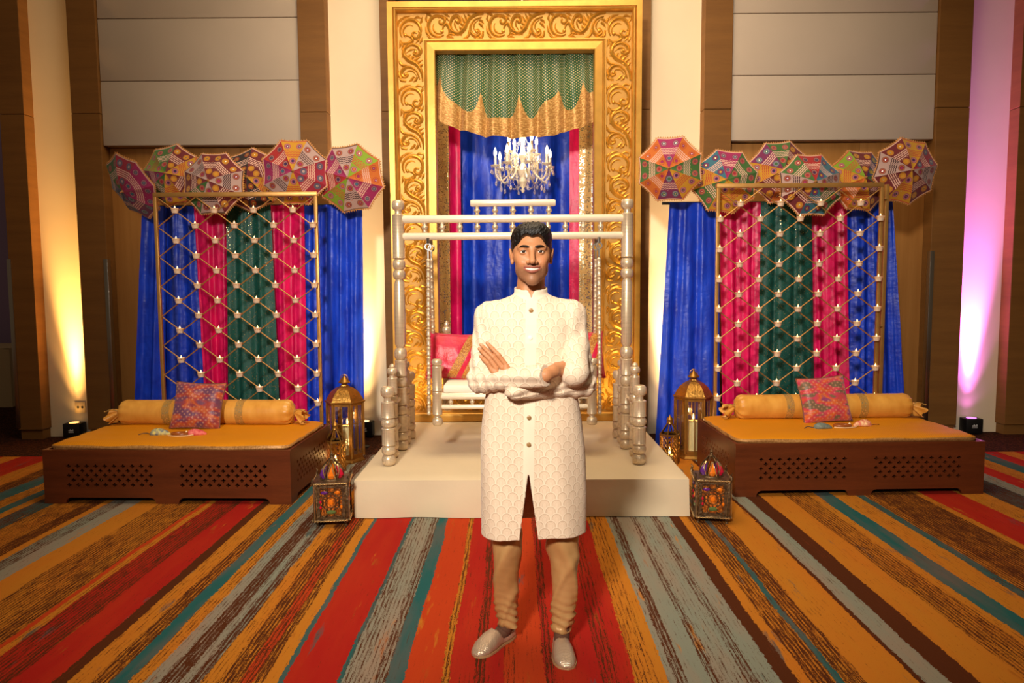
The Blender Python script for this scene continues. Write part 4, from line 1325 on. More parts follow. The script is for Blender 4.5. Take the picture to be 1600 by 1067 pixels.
def daybed(side):
    sn = 'left' if side == 0 else 'right'
    if side == 0:
        A, B_ = gx(77, 785), gx(457, 790)
    else:
        A, B_ = gx(1147, 778), gx(1530, 770)
    ln = B_.x - A.x
    yf = (A.y + B_.y) / 2
    dep = .95
    rz = math.radians(-1.7 if side == 0 else 1.5)
    bed = thing('daybed', 'low dark wooden daybed with pierced lattice front on the %s' % sn, 'daybed', ((A.x + B_.x) / 2, yf + dep / 2, 0), rz, 'matching lattice daybeds')
    off = .085 * ln
    pan = [(-ln / 2 + off, -ln * .045), (ln * .045, ln / 2 - off)]
    fb = bed_side(ln, pan, .022, pan)
    fb.xform(Matrix.Translation((0, -dep / 2, 0))); fb.build('front_panel', MAT_BED, bed, smooth=False, recalc=False)
    # plain inner faces keep the box dark inside
    bb = MB(); bb.box(-ln / 2, ln / 2, dep / 2 - .022, dep / 2, .0, BH); bb.build('back_panel', MAT_BED, bed, smooth=False)
    for s in (-1, 1):
        sb = bed_side(dep - .046, [(-dep / 2 + .12, dep / 2 - .12)], .022, [(-dep / 2 + .12, dep / 2 - .12)])
        sb.xform(Matrix.Translation((s * ln / 2, 0, 0)) @ Matrix.Rotation(s * math.pi / 2, 4, 'Z'))
        sb.build('side_panel', MAT_BED, bed, smooth=False, recalc=False)
    bb = MB(); bb.bbox(-ln / 2 + .02, ln / 2 - .02, -dep / 2 + .02, dep / 2 - .02, BH - .03, BH - .008, .003); bb.build('top_board', MAT_BED, bed)
    # mattress
    mt = thing('mattress', 'mustard brocade mattress pad on the %s daybed' % sn, 'mattress', (bed.location.x, bed.location.y, BH - .008), rz, 'mustard mattress pads')
    mb = MB()
    mw, md, mh = ln - .03, dep - .02, .055
    def mfn(u, v):
        a = 2 * math.pi * u
        p = (abs(math.cos(a)) ** 14 + abs(math.sin(a)) ** 14) ** (-1 / 14)
        ex, ey = math.cos(a) * p, math.sin(a) * p
        if v < .6:
            r = v / .6
            z = mh - .018 * r ** 10 + .004 * mnoise.noise((ex * r * 3, ey * r * 3, side * 4.0))
            return (ex * r * (mw / 2 - .012), ey * r * (md / 2 - .012), z)
        r = (v - .6) / .4
        z = (mh - .018) * (1 - r)
        bul = .012 * math.sin(math.pi * (r * .9 + .1)) + .008 * mnoise.noise((ex * 5, ey * 5, r * 2 + side))
        return (ex * (mw / 2 - .012 + bul), ey * (md / 2 - .012 + bul), z + .003 * math.sin(u * 90) * (1 - r))
    mb.grid(mfn, 160, 24, True)
    for i in range(len(mb.f)):
        if i // 160 >= 15: mb.mi[i] = 1
    mb.build('pad', [MAT_MATT, MAT_HEM], mt, angle=180)
    # bolster
    ztop = BH - .008 + mh
    if side == 0:
        x0, x1 = at(186, 645, bed.location.y + .25).x, at(459, 645, bed.location.y + .25).x
    else:
        x0, x1 = at(1149, 640, bed.location.y + .25).x, at(1424, 640, bed.location.y + .25).x
    rad = .100
    yb = bed.location.y + .27
    bo = thing('bolster', 'long gold satin bolster with sequin bands on the %s daybed' % sn, 'bolster', ((x0 + x1) / 2, yb, ztop + rad - .012), rz, 'gold satin bolsters')
    hl = (x1 - x0) / 2
    q = MB()
    pf = [(.022, -hl - .01), (.05, -hl), (.082, -hl + .012), (.097, -hl + .04), (rad, -hl + .09), (rad * 1.01, -hl * .5), (rad * 1.015, 0), (rad * 1.01, hl * .5), (rad, hl - .09), (.097, hl - .04), (.082, hl - .012), (.05, hl), (.022, hl + .01)]
    P2 = [tuple(p) for p in crm(pf, 4)]
    def bol(u, v):
        i = min(int(v * (len(P2) - 1)), len(P2) - 1)
        r, x = P2[i]
        e = max(0, abs(x) - hl + .10) / .10
        a = 2 * math.pi * u
        r *= 1 + .07 * min(1, e) * math.sin(a * 11 + 1.3 * math.sin(a * 3)) + .012 * mnoise.noise((x * 5, math.cos(a) * 2, math.sin(a) * 2 + side))
        zz_ = r * math.sin(a)
        zz_ = max(zz_, -rad + .012)
        return (x, r * math.cos(a), zz_)
    q.grid(bol, 64, len(P2) - 1, True)
    q.build('cover', MAT_BOLS, bo, angle=180)
    for s in (-.42, .42):
        q = MB(); q.lathe([(rad * 1.0, s * hl - .032), (rad * 1.035, s * hl - .03), (rad * 1.035, s * hl + .03), (rad * 1.0, s * hl + .032)], 40, (0, 0, 0), 'x')
        q.v = [(x, y, max(z, -rad + .010)) for x, y, z in q.v]
        q.build('sequin_band', MAT_BAND, bo)
    for s in (-1, 1):
        q = MB()
        def ruff(u, v):
            a = 2 * math.pi * u
            r = .018 + .052 * v ** .8 * (1 + .28 * math.sin(a * 7 + s) + .15 * math.sin(a * 3))
            x = s * (hl + .008 + .085 * v + .018 * v * math.sin(a * 5))
            return (x, r * math.cos(a), max(r * math.sin(a) - .055 * v, -rad + .013))
        q.grid(ruff, 70, 10, True); q.build('tied_end', MAT_BOLS, bo, angle=180)
        q = MB(); q.tube([(s * (hl + .006), .024 * math.cos(a), .024 * math.sin(a)) for a in [i * math.pi / 8 for i in range(16)]], .006, 6, closed=True); q.build('tie_cord', MAT_BAND, bo)
        q = MB(); q.tube(crm([(s * (hl + .005), -.024, 0), (s * (hl + .05), -.035, .03), (s * (hl + .11), -.05, .012)], 6), .004, 6); q.lathe([(0, -.008), (.008, 0), (0, .008)], 8, (s * (hl + .11), -.05, .012)); q.build('tie_tail', MAT_BAND, bo)
    # scatter cushion
    if side == 0: px, py, tilt, roll = 301, 671, -.34, .035
    else: px, py, tilt, roll = 1291, 658, -.34, -.06
    p = gx(px, py, ztop)
    cu = thing('cushion', ('violet and orange silk cushion leaning on left bolster' if side == 0 else 'pink, orange and olive silk cushion leaning on right bolster'), 'cushion', (p.x, yb - rad - .125, ztop - .004), rz + (0 if side == 0 else .06))
    t = NT('sari_silk_cushion_' + sn)
    uv = t.coord('UV')
    u, v = t.sep(uv)[0:2]
    n1 = t.noise(t.mapping(uv, (1.3, 2.3, 1), (0, 0, -.5)), 2.2, 1)
    n1 = t.math('ADD', n1, t.math('MULTIPLY', t.math('SINE', t.math('MULTIPLY', t.math('ADD', u, t.math('MULTIPLY', v, .9)), 8)), .11))
    stops = ([(0, S(82, 52, 96)), (.42, S(120, 66, 96)), (.50, S(170, 62, 60)), (.60, S(206, 100, 44)), (.75, S(150, 56, 66))] if side == 0 else
             [(0, S(112, 92, 66)), (.40, S(124, 100, 74)), (.45, S(206, 62, 92)), (.54, S(216, 82, 60)), (.60, S(226, 112, 40)), (.72, S(150, 66, 116))])
    col = t.ramp(n1, stops)
    d1 = t.math('FRACT', t.math('MULTIPLY', t.math('ADD', u, v), 9)); d2 = t.math('FRACT', t.math('MULTIPLY', t.math('SUBTRACT', u, v), 9))
    dm = t.math('MULTIPLY', t.math('LESS_THAN', t.math('ABSOLUTE', t.math('SUBTRACT', d1, .5)), .22), t.math('LESS_THAN', t.math('ABSOLUTE', t.math('SUBTRACT', d2, .5)), .22))
    seam = t.math('LESS_THAN', t.math('ABSOLUTE', t.math('SUBTRACT', v, .52)), .055)
    dm = t.math('MULTIPLY', dm, t.math('SUBTRACT', 1.0, seam))
    col = t.mix(t.math('MULTIPLY', dm, .42), col, S(232, 168, 130))
    col = t.mix(t.math('MULTIPLY', t.noise(uv, 60, 2), .5), col, t.mix(.5, col, S(60, 30, 40)))
    t.set(col=col, rough=.42, sheen=.3)
    t.bump(t.math('ADD', t.noise(uv, 8, 3), t.math('MULTIPLY', dm, .15)), .4, .02)
    o = mobj('cover', pillow(.395, .37, .13, wob=.012, seed=side * 5), t.m, cu); o.rotation_euler = (tilt, roll, 0)
    o2 = piping_rim(.395, .37, M('cushion_piping_' + sn, S(110, 60, 40), .6), cu); o2.rotation_euler = (tilt, roll, 0)
    # little ornaments lying on the mattress
    def charm(px, py, w_, d_, h_, lab, mat, tail, rz_):
        p = gx(px, py, ztop)
        o = thing('fabric_ornament', lab, 'ornament', (p.x, p.y, ztop - .001), rz_)
        q = MB()
        def fn(u, v):
            a, th = 2 * math.pi * u, math.pi * v
            x = -math.cos(th)
            wd = math.sin(th) ** .8 * (1.0 - .38 * x)
            return (x * w_ / 2, wd * math.cos(a) * d_ / 2, max(0, wd * math.sin(a) * h_ * .75 + h_ * .3 * math.sin(th)))
        q.grid(fn, 20, 14, True); q.build('body', mat, o, angle=180)
        q = MB(); q.tube(crm([(-w_ / 2, 0, .006), (-w_ * .8, .01, .012), (-w_ * 1.05, -.015, .005)], 5), .0028, 5); q.build('cord', tail, o)
    def patt(nm, c1, c2):
        return M(nm, c1, .6, col2=c2, vscale=45)
    TAIL = M('dark_cord_' + sn, S(60, 60, 64), .6)
    if side == 0:
        charm(251, 679, .15, .07, .045, 'small blue and yellow patterned fabric ornament on left mattress', patt('blue_yellow_print', S(24, 74, 130), S(228, 214, 120)), TAIL, .0)
        charm(308, 679, .14, .07, .042, 'small red patterned fabric ornament on left mattress', patt('red_print', S(196, 24, 52), S(236, 130, 120)), M('beige_cord', S(220, 180, 130), .6), .1)
        rp = gx(282, 680, ztop); nmn = 'brown oval ring ornament between the fabric ornaments on left mattress'
    else:
        charm(1286, 669, .14, .06, .04, 'small grey fabric ornament on right mattress', patt('grey_print', S(84, 100, 98), S(130, 140, 130)), TAIL, .0)
        charm(1347, 665, .14, .075, .045, 'small red and cream floral fabric ornament on right mattress', patt('red_floral_print', S(196, 20, 50), S(248, 214, 160)), M('dark_red_cord', S(110, 40, 20), .6), math.pi + .1)
        rp = gx(1316, 667, ztop); nmn = 'brown oval ring ornament between the fabric ornaments on right mattress'
    o = thing('ring_ornament', nmn, 'ornament', (rp.x, rp.y, ztop), 0)
    q = MB(); q.tube([(.058 * math.cos(a), .035 * math.sin(a), .012) for a in [i * math.pi / 12 for i in range(24)]], .012, 8, closed=True); q.build('ring', M('brown_lacquer_' + sn, S(150, 78, 24), .35), o)
    q = MB(); q.tube(crm([(-.075, -.03, .004), (0, -.055, .004), (.08, -.03, .005), (.12, -.0, .012)], 6), .005, 6); q.build('band', M('pale_band_' + sn, S(226, 186, 140), .6), o)
    q = MB(); q.lathe([(0, -.009), (.009, 0), (0, .009)], 8, (.05, -.01, .028)); q.build('bead', M('pearl_' + sn, S(250, 236, 200), .2), o)
daybed(0); daybed(1)
# ------------------------------------------------------------------ lanterns
MAT_BRASS = M('aged_brass', S(176, 128, 58), .36, .8, var=.35, vscale=20, bump=.1, bscale=90)
MAT_BRASSD = M('embossed_brass', S(186, 136, 62), .32, .85, var=.3, vscale=26, bump=.6, bscale=60, bdist=.006)
MAT_BRONZE = M('antique_bronze_filigree', S(128, 102, 70), .4, .75, col2=S(70, 54, 38), vscale=50, bump=.8, bscale=70, bdist=.006)
t = NT('lantern_glass')
gl = t.n('ShaderNodeBsdfGlossy'); gl.inputs['Roughness'].default_value = .03
tp = t.n('ShaderNodeBsdfTransparent'); mx = t.n('ShaderNodeMixShader'); mx.inputs[0].default_value = .10
t.l(tp.outputs[0], mx.inputs[1]); t.l(gl.outputs[0], mx.inputs[2]); t.l(mx.outputs[0], t.t.nodes['Material Output'].inputs[0])
MAT_GLASS = t.m
def big_flame(b, z, s=1.0, c=(0, 0)):
    b.lathe([(0, z), (.006 * s, z + .006 * s), (.009 * s, z + .018 * s), (.006 * s, z + .034 * s), (.002 * s, z + .048 * s), (0, z + .056 * s)], 10, (c[0], c[1], 0))
def candle(loc, r, h, lab, fs=1.0, grp=None):
    o = thing('pillar_candle', lab, 'candle', loc, 0, grp)
    b = MB(); b.lathe([(0, 0), (r, 0), (r, h - .006), (r * .93, h), (r * .8, h - .004), (0, h - .010)], 24); b.build('wax', MAT_WAX, o)
    b = MB(); b.tube([(0, 0, h - .012), (0, 0, h + .012)], .0022, 5); b.build('wick', MAT_BLACK, o)
    b = MB(); big_flame(b, h + .006, fs); b.build('flame', MAT_FLAME, o)
    light('candle_glow', 'POINT', (loc[0], loc[1], loc[2] + h + .04), None, .7, (1, .6, .22), shadow_soft_size=.02)
    return o
def hex_lantern(px, py, ht, wd, lab, clab, cx, rz):
    p = gx(px, py)
    o = thing('lantern', lab, 'lantern', p, rz, 'tall hexagonal brass lanterns')
    R = wd / 2
    body0, body1 = ht * .075, ht * .665
    b = MB()
    b.lathe([(0, 0), (R * .98, 0), (R * .98, .012), (R * .9, .03), (R * .9, body0), (0, body0)], 6); b.build('base', MAT_BRASS, o, angle=20)
    b = MB()
    b.lathe([(0, body1), (R * 1.0, body1), (R * 1.06, body1 + .008), (R * 1.06, body1 + .018), (R * .98, body1 + .02), (R * .90, body1 + ht * .06), (R * .74, body1 + ht * .115), (R * .50, body1 + ht * .160), (R * .22, body1 + ht * .188),
             (R * .20, body1 + ht * .2), (0, body1 + ht * .2)], 6); b.build('dome', MAT_BRASSD, o, angle=25)
    b = MB()
    z0 = body1 + ht * .195
    b.lathe([(R * .12, z0), (R * .15, z0 + .01), (R * .30, z0 + .022), (R * .30, z0 + .03), (R * .2, z0 + .05), (R * .1, z0 + .07), (R * .05, z0 + .08), (R * .06, z0 + .088), (0, z0 + .098)], 12); b.build('finial', MAT_BRASS, o, angle=35)
    b = MB(); b.tube([(R * .20 * math.cos(a), -.004, z0 + .058 + R * .20 * math.sin(a)) for a in [i * math.pi / 10 for i in range(20)]], .003, 5, closed=True); b.build('ring_handle', MAT_BRASS, o)
    for k_ in range(6):
        a = k_ * math.pi / 3
        b = MB(); q = Vector((R * .93 * math.cos(a), R * .93 * math.sin(a), 0))
        b.tube([q + Vector((0, 0, body0 - .01)), q + Vector((0, 0, body1 + .005))], .0115, 6); b.build('corner_post', MAT_BRASS, o, angle=30)
        a2 = a + math.pi / 3
        q2 = Vector((R * .93 * math.cos(a2), R * .93 * math.sin(a2), 0))
        # one framed pane
        m_ = (q + q2) / 2; tn = (q2 - q).normalized(); nr = m_.normalized(); L_ = (q2 - q).length
        b = MB()
        X = Matrix.Translation(m_) @ Matrix(((tn.x, nr.x, 0, 0), (tn.y, nr.y, 0, 0), (0, 0, 1, 0), (0, 0, 0, 1)))
        hw_ = L_ / 2 - .009
        s0 = len(b.v)
        for (xa, xb_, za, zb_) in ((-hw_, -hw_ + .012, body0, body1), (hw_ - .012, hw_, body0, body1), (-hw_, hw_, body0, body0 + .016), (-hw_, hw_, body1 - .02, body1), (-.0035, .0035, body0, body1), (-hw_, hw_, body0 + (body1 - body0) * .62, body0 + (body1 - body0) * .62 + .005)):
            b.box(xa, xb_, -.004, .004, za, zb_)
        b.xform(X); w_ = b.build('window_frame', MAT_BRASS, o, smooth=False)
        b = MB(); b.box(-hw_, hw_, -.001, .001, body0, body1); b.xform(X); b.build('pane', MAT_GLASS, w_, smooth=False)
    candle((p.x + cx, p.y - .01, body0 + .001), .043 if True else 0, ht * .33, clab, 1.1)
    return o
hex_lantern(541, 719, .775, .335, 'tall hexagonal brass lantern with domed top left of stage', 'lit ivory pillar candle inside the tall lantern left of stage', .02, math.radians(2))
hex_lantern(1082, 713, .80, .335, 'tall hexagonal brass lantern with domed top right of stage', 'lit ivory pillar candle inside the tall lantern right of stage', .0, math.radians(-8))
def small_lantern(px, py, ht, wd, lab, clab, rz):
    p = gx(px, py)
    o = thing('lantern', lab, 'lantern', p, rz, 'small latticed brass lanterns')
    R = wd / 2; n = 6
    b1 = ht * .60
    b = MB(); b.lathe([(0, 0), (R, 0), (R, .012), (R * .94, .02), (0, .02)], n); b.build('base', MAT_BRASS, o, angle=20)
    b = MB(); b.lathe([(R * .9, b1 - .012), (R * 1.02, b1 - .01), (R * 1.02, b1 + .004), (R * .9, b1 + .006), (R * .9, b1 - .012)], n); b.build('upper_rim', MAT_BRASS, o, angle=20)
    for k_ in range(n):
        a, a2 = k_ * 2 * math.pi / n, (k_ + 1) * 2 * math.pi / n
        q, q2 = Vector((R * .93 * math.cos(a), R * .93 * math.sin(a), 0)), Vector((R * .93 * math.cos(a2), R * .93 * math.sin(a2), 0))
        b = MB(); b.tube([q + Vector((0, 0, .015)), q + Vector((0, 0, b1)), q * .22 + Vector((0, 0, ht * .82))], .006, 5); b.build('corner_post', MAT_BRASS, o)
        b = MB()
        for j in range(-3, 7):
            for sg in (1, -1):
                pts = []
                za = .02 + (b1 - .03) * j / 5; zb_ = za + sg * (b1 - .03) * .45
                for tt in np.linspace(0, 1, 9):
                    z_ = za + (zb_ - za) * tt
                    if .02 <= z_ <= b1 - .01: pts.append(q.lerp(q2, float(tt)) + Vector((0, 0, z_)))
                if len(pts) > 1: b.tube(pts, .003, 4)
        b.build('lattice', MAT_BRASS, o)
    b = MB(); b.lathe([(R * .26, ht * .80), (R * .34, ht * .82), (R * .28, ht * .86), (R * .34, ht * .90), (R * .2, ht * .94), (R * .08, ht * .96), (0, ht)], 10); b.build('crown', MAT_BRASS, o)
    c_ = thing('votive_candle', clab, 'candle', (p.x, p.y, .021), 0)
    b = MB(); b.lathe([(0, 0), (.03, 0), (.03, .05), (0, .048)], 16); b.build('wax', MAT_WAX, c_)
    b = MB(); big_flame(b, .05, 1.3); b.build('flame', MAT_FLAME, c_)
    light('candle_glow', 'POINT', (p.x, p.y, .14), None, .6, (1, .55, .18), shadow_soft_size=.03)
small_lantern(525, 736, .43, .17, 'small latticed brass lantern between left daybed and tall lantern', 'lit votive in the small latticed lantern beside left daybed', .3)
small_lantern(1046, 723, .42, .18, 'small latticed brass lantern behind stage edge at right', 'lit votive in the small lantern behind stage edge at right', .1)

def jewel(name, c): return M(name, c, .12, 0, coat=.6, spec=.8)
JW = [jewel('violet_glass', S(90, 30, 120)), jewel('amber_glass', S(232, 120, 20)), jewel('ruby_glass', S(190, 16, 50)), jewel('green_glass', S(86, 110, 60))]
MAT_BEAD = M('bright_bead', S(226, 196, 140), .25, .8)
t = NT('amber_glow_glass')
vo = t.voronoi(t.coord('Object'), 60)
tr = t.n('ShaderNodeBsdfTranslucent'); t.l(t.mix(t.math('MULTIPLY', vo, 1.5, clamp=True), (.8, .5, .16, 1), (.35, .14, .03, 1)), tr.inputs[0])
t.set(col=S(110, 78, 44), rough=.15); t.bump(vo, .6, .006)
mx = t.n('ShaderNodeMixShader'); mx.inputs[0].default_value = .55
t.l(t.b.outputs[0], mx.inputs[1]); t.l(tr.outputs[0], mx.inputs[2]); t.l(mx.outputs[0], t.t.nodes['Material Output'].inputs[0])
MAT_AMBER = t.m
def moroccan(px, py, lab, clab, rz):
    p = gx(px, py)
    o = thing('lantern', lab, 'lantern', p, rz, 'square jewelled bronze lanterns')
    hw_, z0, z1 = .100, .040, .275
    for sx in (-1, 1):
        for sy in (-1, 1):
            b = MB(); b.lathe([(0, 0), (.010, 0), (.006, .012), (.014, .028), (.017, .042), (0, .042)], 8, (sx * .088, sy * .088, 0)); b.build('foot', MAT_BRONZE, o)
            b = MB(); b.bbox(sx * hw_ - .009, sx * hw_ + .009, sy * hw_ - .009, sy * hw_ + .009, z0, z1, .003); b.build('corner_post', MAT_BRONZE, o)
            b = MB(); b.tube(crm([(sx * .104, sy * .104, z1), (sx * .112, sy * .112, z1 + .022), (sx * .106, sy * .106, z1 + .04), (sx * .116, sy * .116, z1 + .055)], 4), [.011 - .0007 * i for i in range(13)], 6); b.build('corner_spike', MAT_BRONZE, o)
    b = MB(); b.bbox(-.112, .112, -.112, .112, z0 - .004, z0 + .010, .004); b.build('base', MAT_BRONZE, o)
    b = MB(); b.bbox(-.114, .114, -.114, .114, z1 - .004, z1 + .012, .004); b.build('top_plate', MAT_BRONZE, o)
    for k_ in range(4):
        X = Matrix.Rotation(k_ * math.pi / 2, 4, 'Z')
        # filigree: rings, rays and a lattice of wires
        b = MB()
        for xx in (-.078, .078): b.box(xx - .010, xx + .010, -hw_ - .004, -hw_ + .002, z0 + .01, z1)
        b.box(-.078, .078, -hw_ - .004, -hw_ + .002, z1 - .022, z1); b.box(-.078, .078, -hw_ - .004, -hw_ + .002, z0 + .01, z0 + .026)
        cz = (z0 + z1) / 2
        for rad_, cx_, cz_ in ((.055, 0, cz), (.034, 0, cz), (.028, -.045, cz + .062), (.028, .045, cz + .062), (.028, -.045, cz - .062), (.028, .045, cz - .062), (.022, 0, cz + .083), (.024, 0, cz - .083), (.02, -.066, cz), (.02, .066, cz)):
            b.tube([(cx_ + rad_ * math.cos(a), -hw_, cz_ + rad_ * math.sin(a)) for a in [i * math.pi / 9 for i in range(18)]], .0032, 4, closed=True)
        for i in range(12):
            a = i * math.pi / 6
            b.tube([(.034 * math.cos(a), -hw_, cz + .034 * math.sin(a)), (.055 * math.cos(a), -hw_, cz + .055 * math.sin(a))], .0026, 4)
        for xx in (-.07, -.035, .035, .07):
            b.tube([(xx, -hw_ + .002, z0 + .02), (xx * .7, -hw_ + .002, cz), (xx, -hw_ + .002, z1 - .02)], .002, 4)
        b.xform(X); f_ = b.build('filigree_side', MAT_BRONZE, o)
        q = MB(); q.box(-.088, .088, -hw_ + .005, -hw_ + .007, z0 + .012, z1 - .004); q.xform(X); q.build('added_glow_pane', MAT_AMBER, f_, smooth=False)  # translucent pane added behind the filigree so the side glows amber
        for j, (jx, jz, rx_, rz2, mi_) in enumerate(((-.040, cz + .064, .022, .012, 0), (.042, cz + .064, .016, .012, 1), (0, cz, .016, .020, 1), (.0, cz - .062, .030, .014, 3), (-.064, cz - .03, .008, .012, 2), (-.064, cz + .005, .008, .012, 2), (.064, cz - .03, .009, .013, 2 if k_ % 2 else 1))):
            q = MB(); q.lathe([(0, -1), (.6, -.8), (1, 0), (.6, .8), (0, 1)], 8, (0, 0, 0), 'y'); q.v = [(jx + v[0] * rx_, -hw_ - .003 + v[1] * .006, jz + v[2] * rz2) for v in q.v]
            q.xform(X); q.build('jewel', JW[mi_], f_, angle=10)
        q = MB()
        for i in range(12):
            xb_ = -.099 + .018 * i
            for dz_ in (z1 + .004, z0 + .001):
                q.lathe([(0, -.006), (.0055, -.003), (.0055, .003), (0, .006)], 6, (xb_, -.1155, dz_))
        for dz_ in (z1 + .004, z0 + .001):
            q.tube([(-.1, -.1155, dz_), (.1, -.1155, dz_)], .0018, 4)
        q.tube([(-.1, -.1155, z0 + .001), (-.1, -.1155, z1 + .004)], .0015, 4)
        q.xform(X); q.build('bead_row', MAT_BEAD, f_)
    # onion dome with six glass leaves
    zd = z1 + .012
    prof = [(.062, 0), (.070, .02), (.068, .05), (.052, .085), (.03, .112), (.014, .128)]
    for k_ in range(6):
        a = k_ * math.pi / 3
        b = MB(); b.tube(crm([(r * math.cos(a), r * math.sin(a), zd + h) for r, h in prof], 3), .0048, 5); b.build('dome_rib', MAT_BRONZE, o)
        am = a + math.pi / 6
        b = MB(); b.tube([(.052 * math.cos(am) + .0 , .052 * math.sin(am), zd + .01), (.056 * math.cos(am), .056 * math.sin(am), zd + .03), (.052 * math.cos(am), .052 * math.sin(am), zd + .052), (.034 * math.cos(am), .034 * math.sin(am), zd + .088)], [.017, .026, .022, .003], 8, flat=.5); b.build('jewel', JW[k_ % 3], o, angle=20)
        b = MB(); b.tube(crm([(.062 * math.cos(am - .45), .062 * math.sin(am - .45), zd + .006), (.066 * math.cos(am - .2), .066 * math.sin(am - .2), zd + .06), (.040 * math.cos(am), .040 * math.sin(am), zd + .098), (.066 * math.cos(am + .2), .066 * math.sin(am + .2), zd + .06), (.062 * math.cos(am + .45), .062 * math.sin(am + .45), zd + .006)], 4), .0035, 5); b.build('dome_trim', MAT_BEAD, o)
    b = MB(); b.lathe([(.074, zd - .004), (.078, zd), (.074, zd + .008), (.06, zd + .01)], 18); b.build('dome_collar', MAT_BRONZE, o)
    b = MB(); b.lathe([(.02, zd + .122), (.024, zd + .128), (.012, zd + .136), (.008, zd + .15), (.014, zd + .158), (.006, zd + .166), (0, zd + .182)], 12); b.build('finial', MAT_BRONZE, o)
    c_ = thing('votive_candle', clab, 'candle', (p.x, p.y, z0 + .0105), 0)
    b = MB(); b.lathe([(0, 0), (.034, 0), (.034, .055), (0, .052)], 16); b.build('wax', MAT_WAX, c_)
    b = MB(); big_flame(b, .055, 1.5); b.build('flame', MAT_FLAME, c_)
    light('candle_glow', 'POINT', (p.x, p.y, .15), None, 3.2, (1, .66, .26), shadow_soft_size=.03)
moroccan(521, 815, 'square jewelled bronze lantern at the left front corner of stage', 'lit votive inside the jewelled lantern left of the stage', math.radians(8))
moroccan(1110, 810, 'square jewelled bronze lantern at the right front corner of stage', 'lit votive inside the jewelled lantern right of the stage', math.radians(-8))
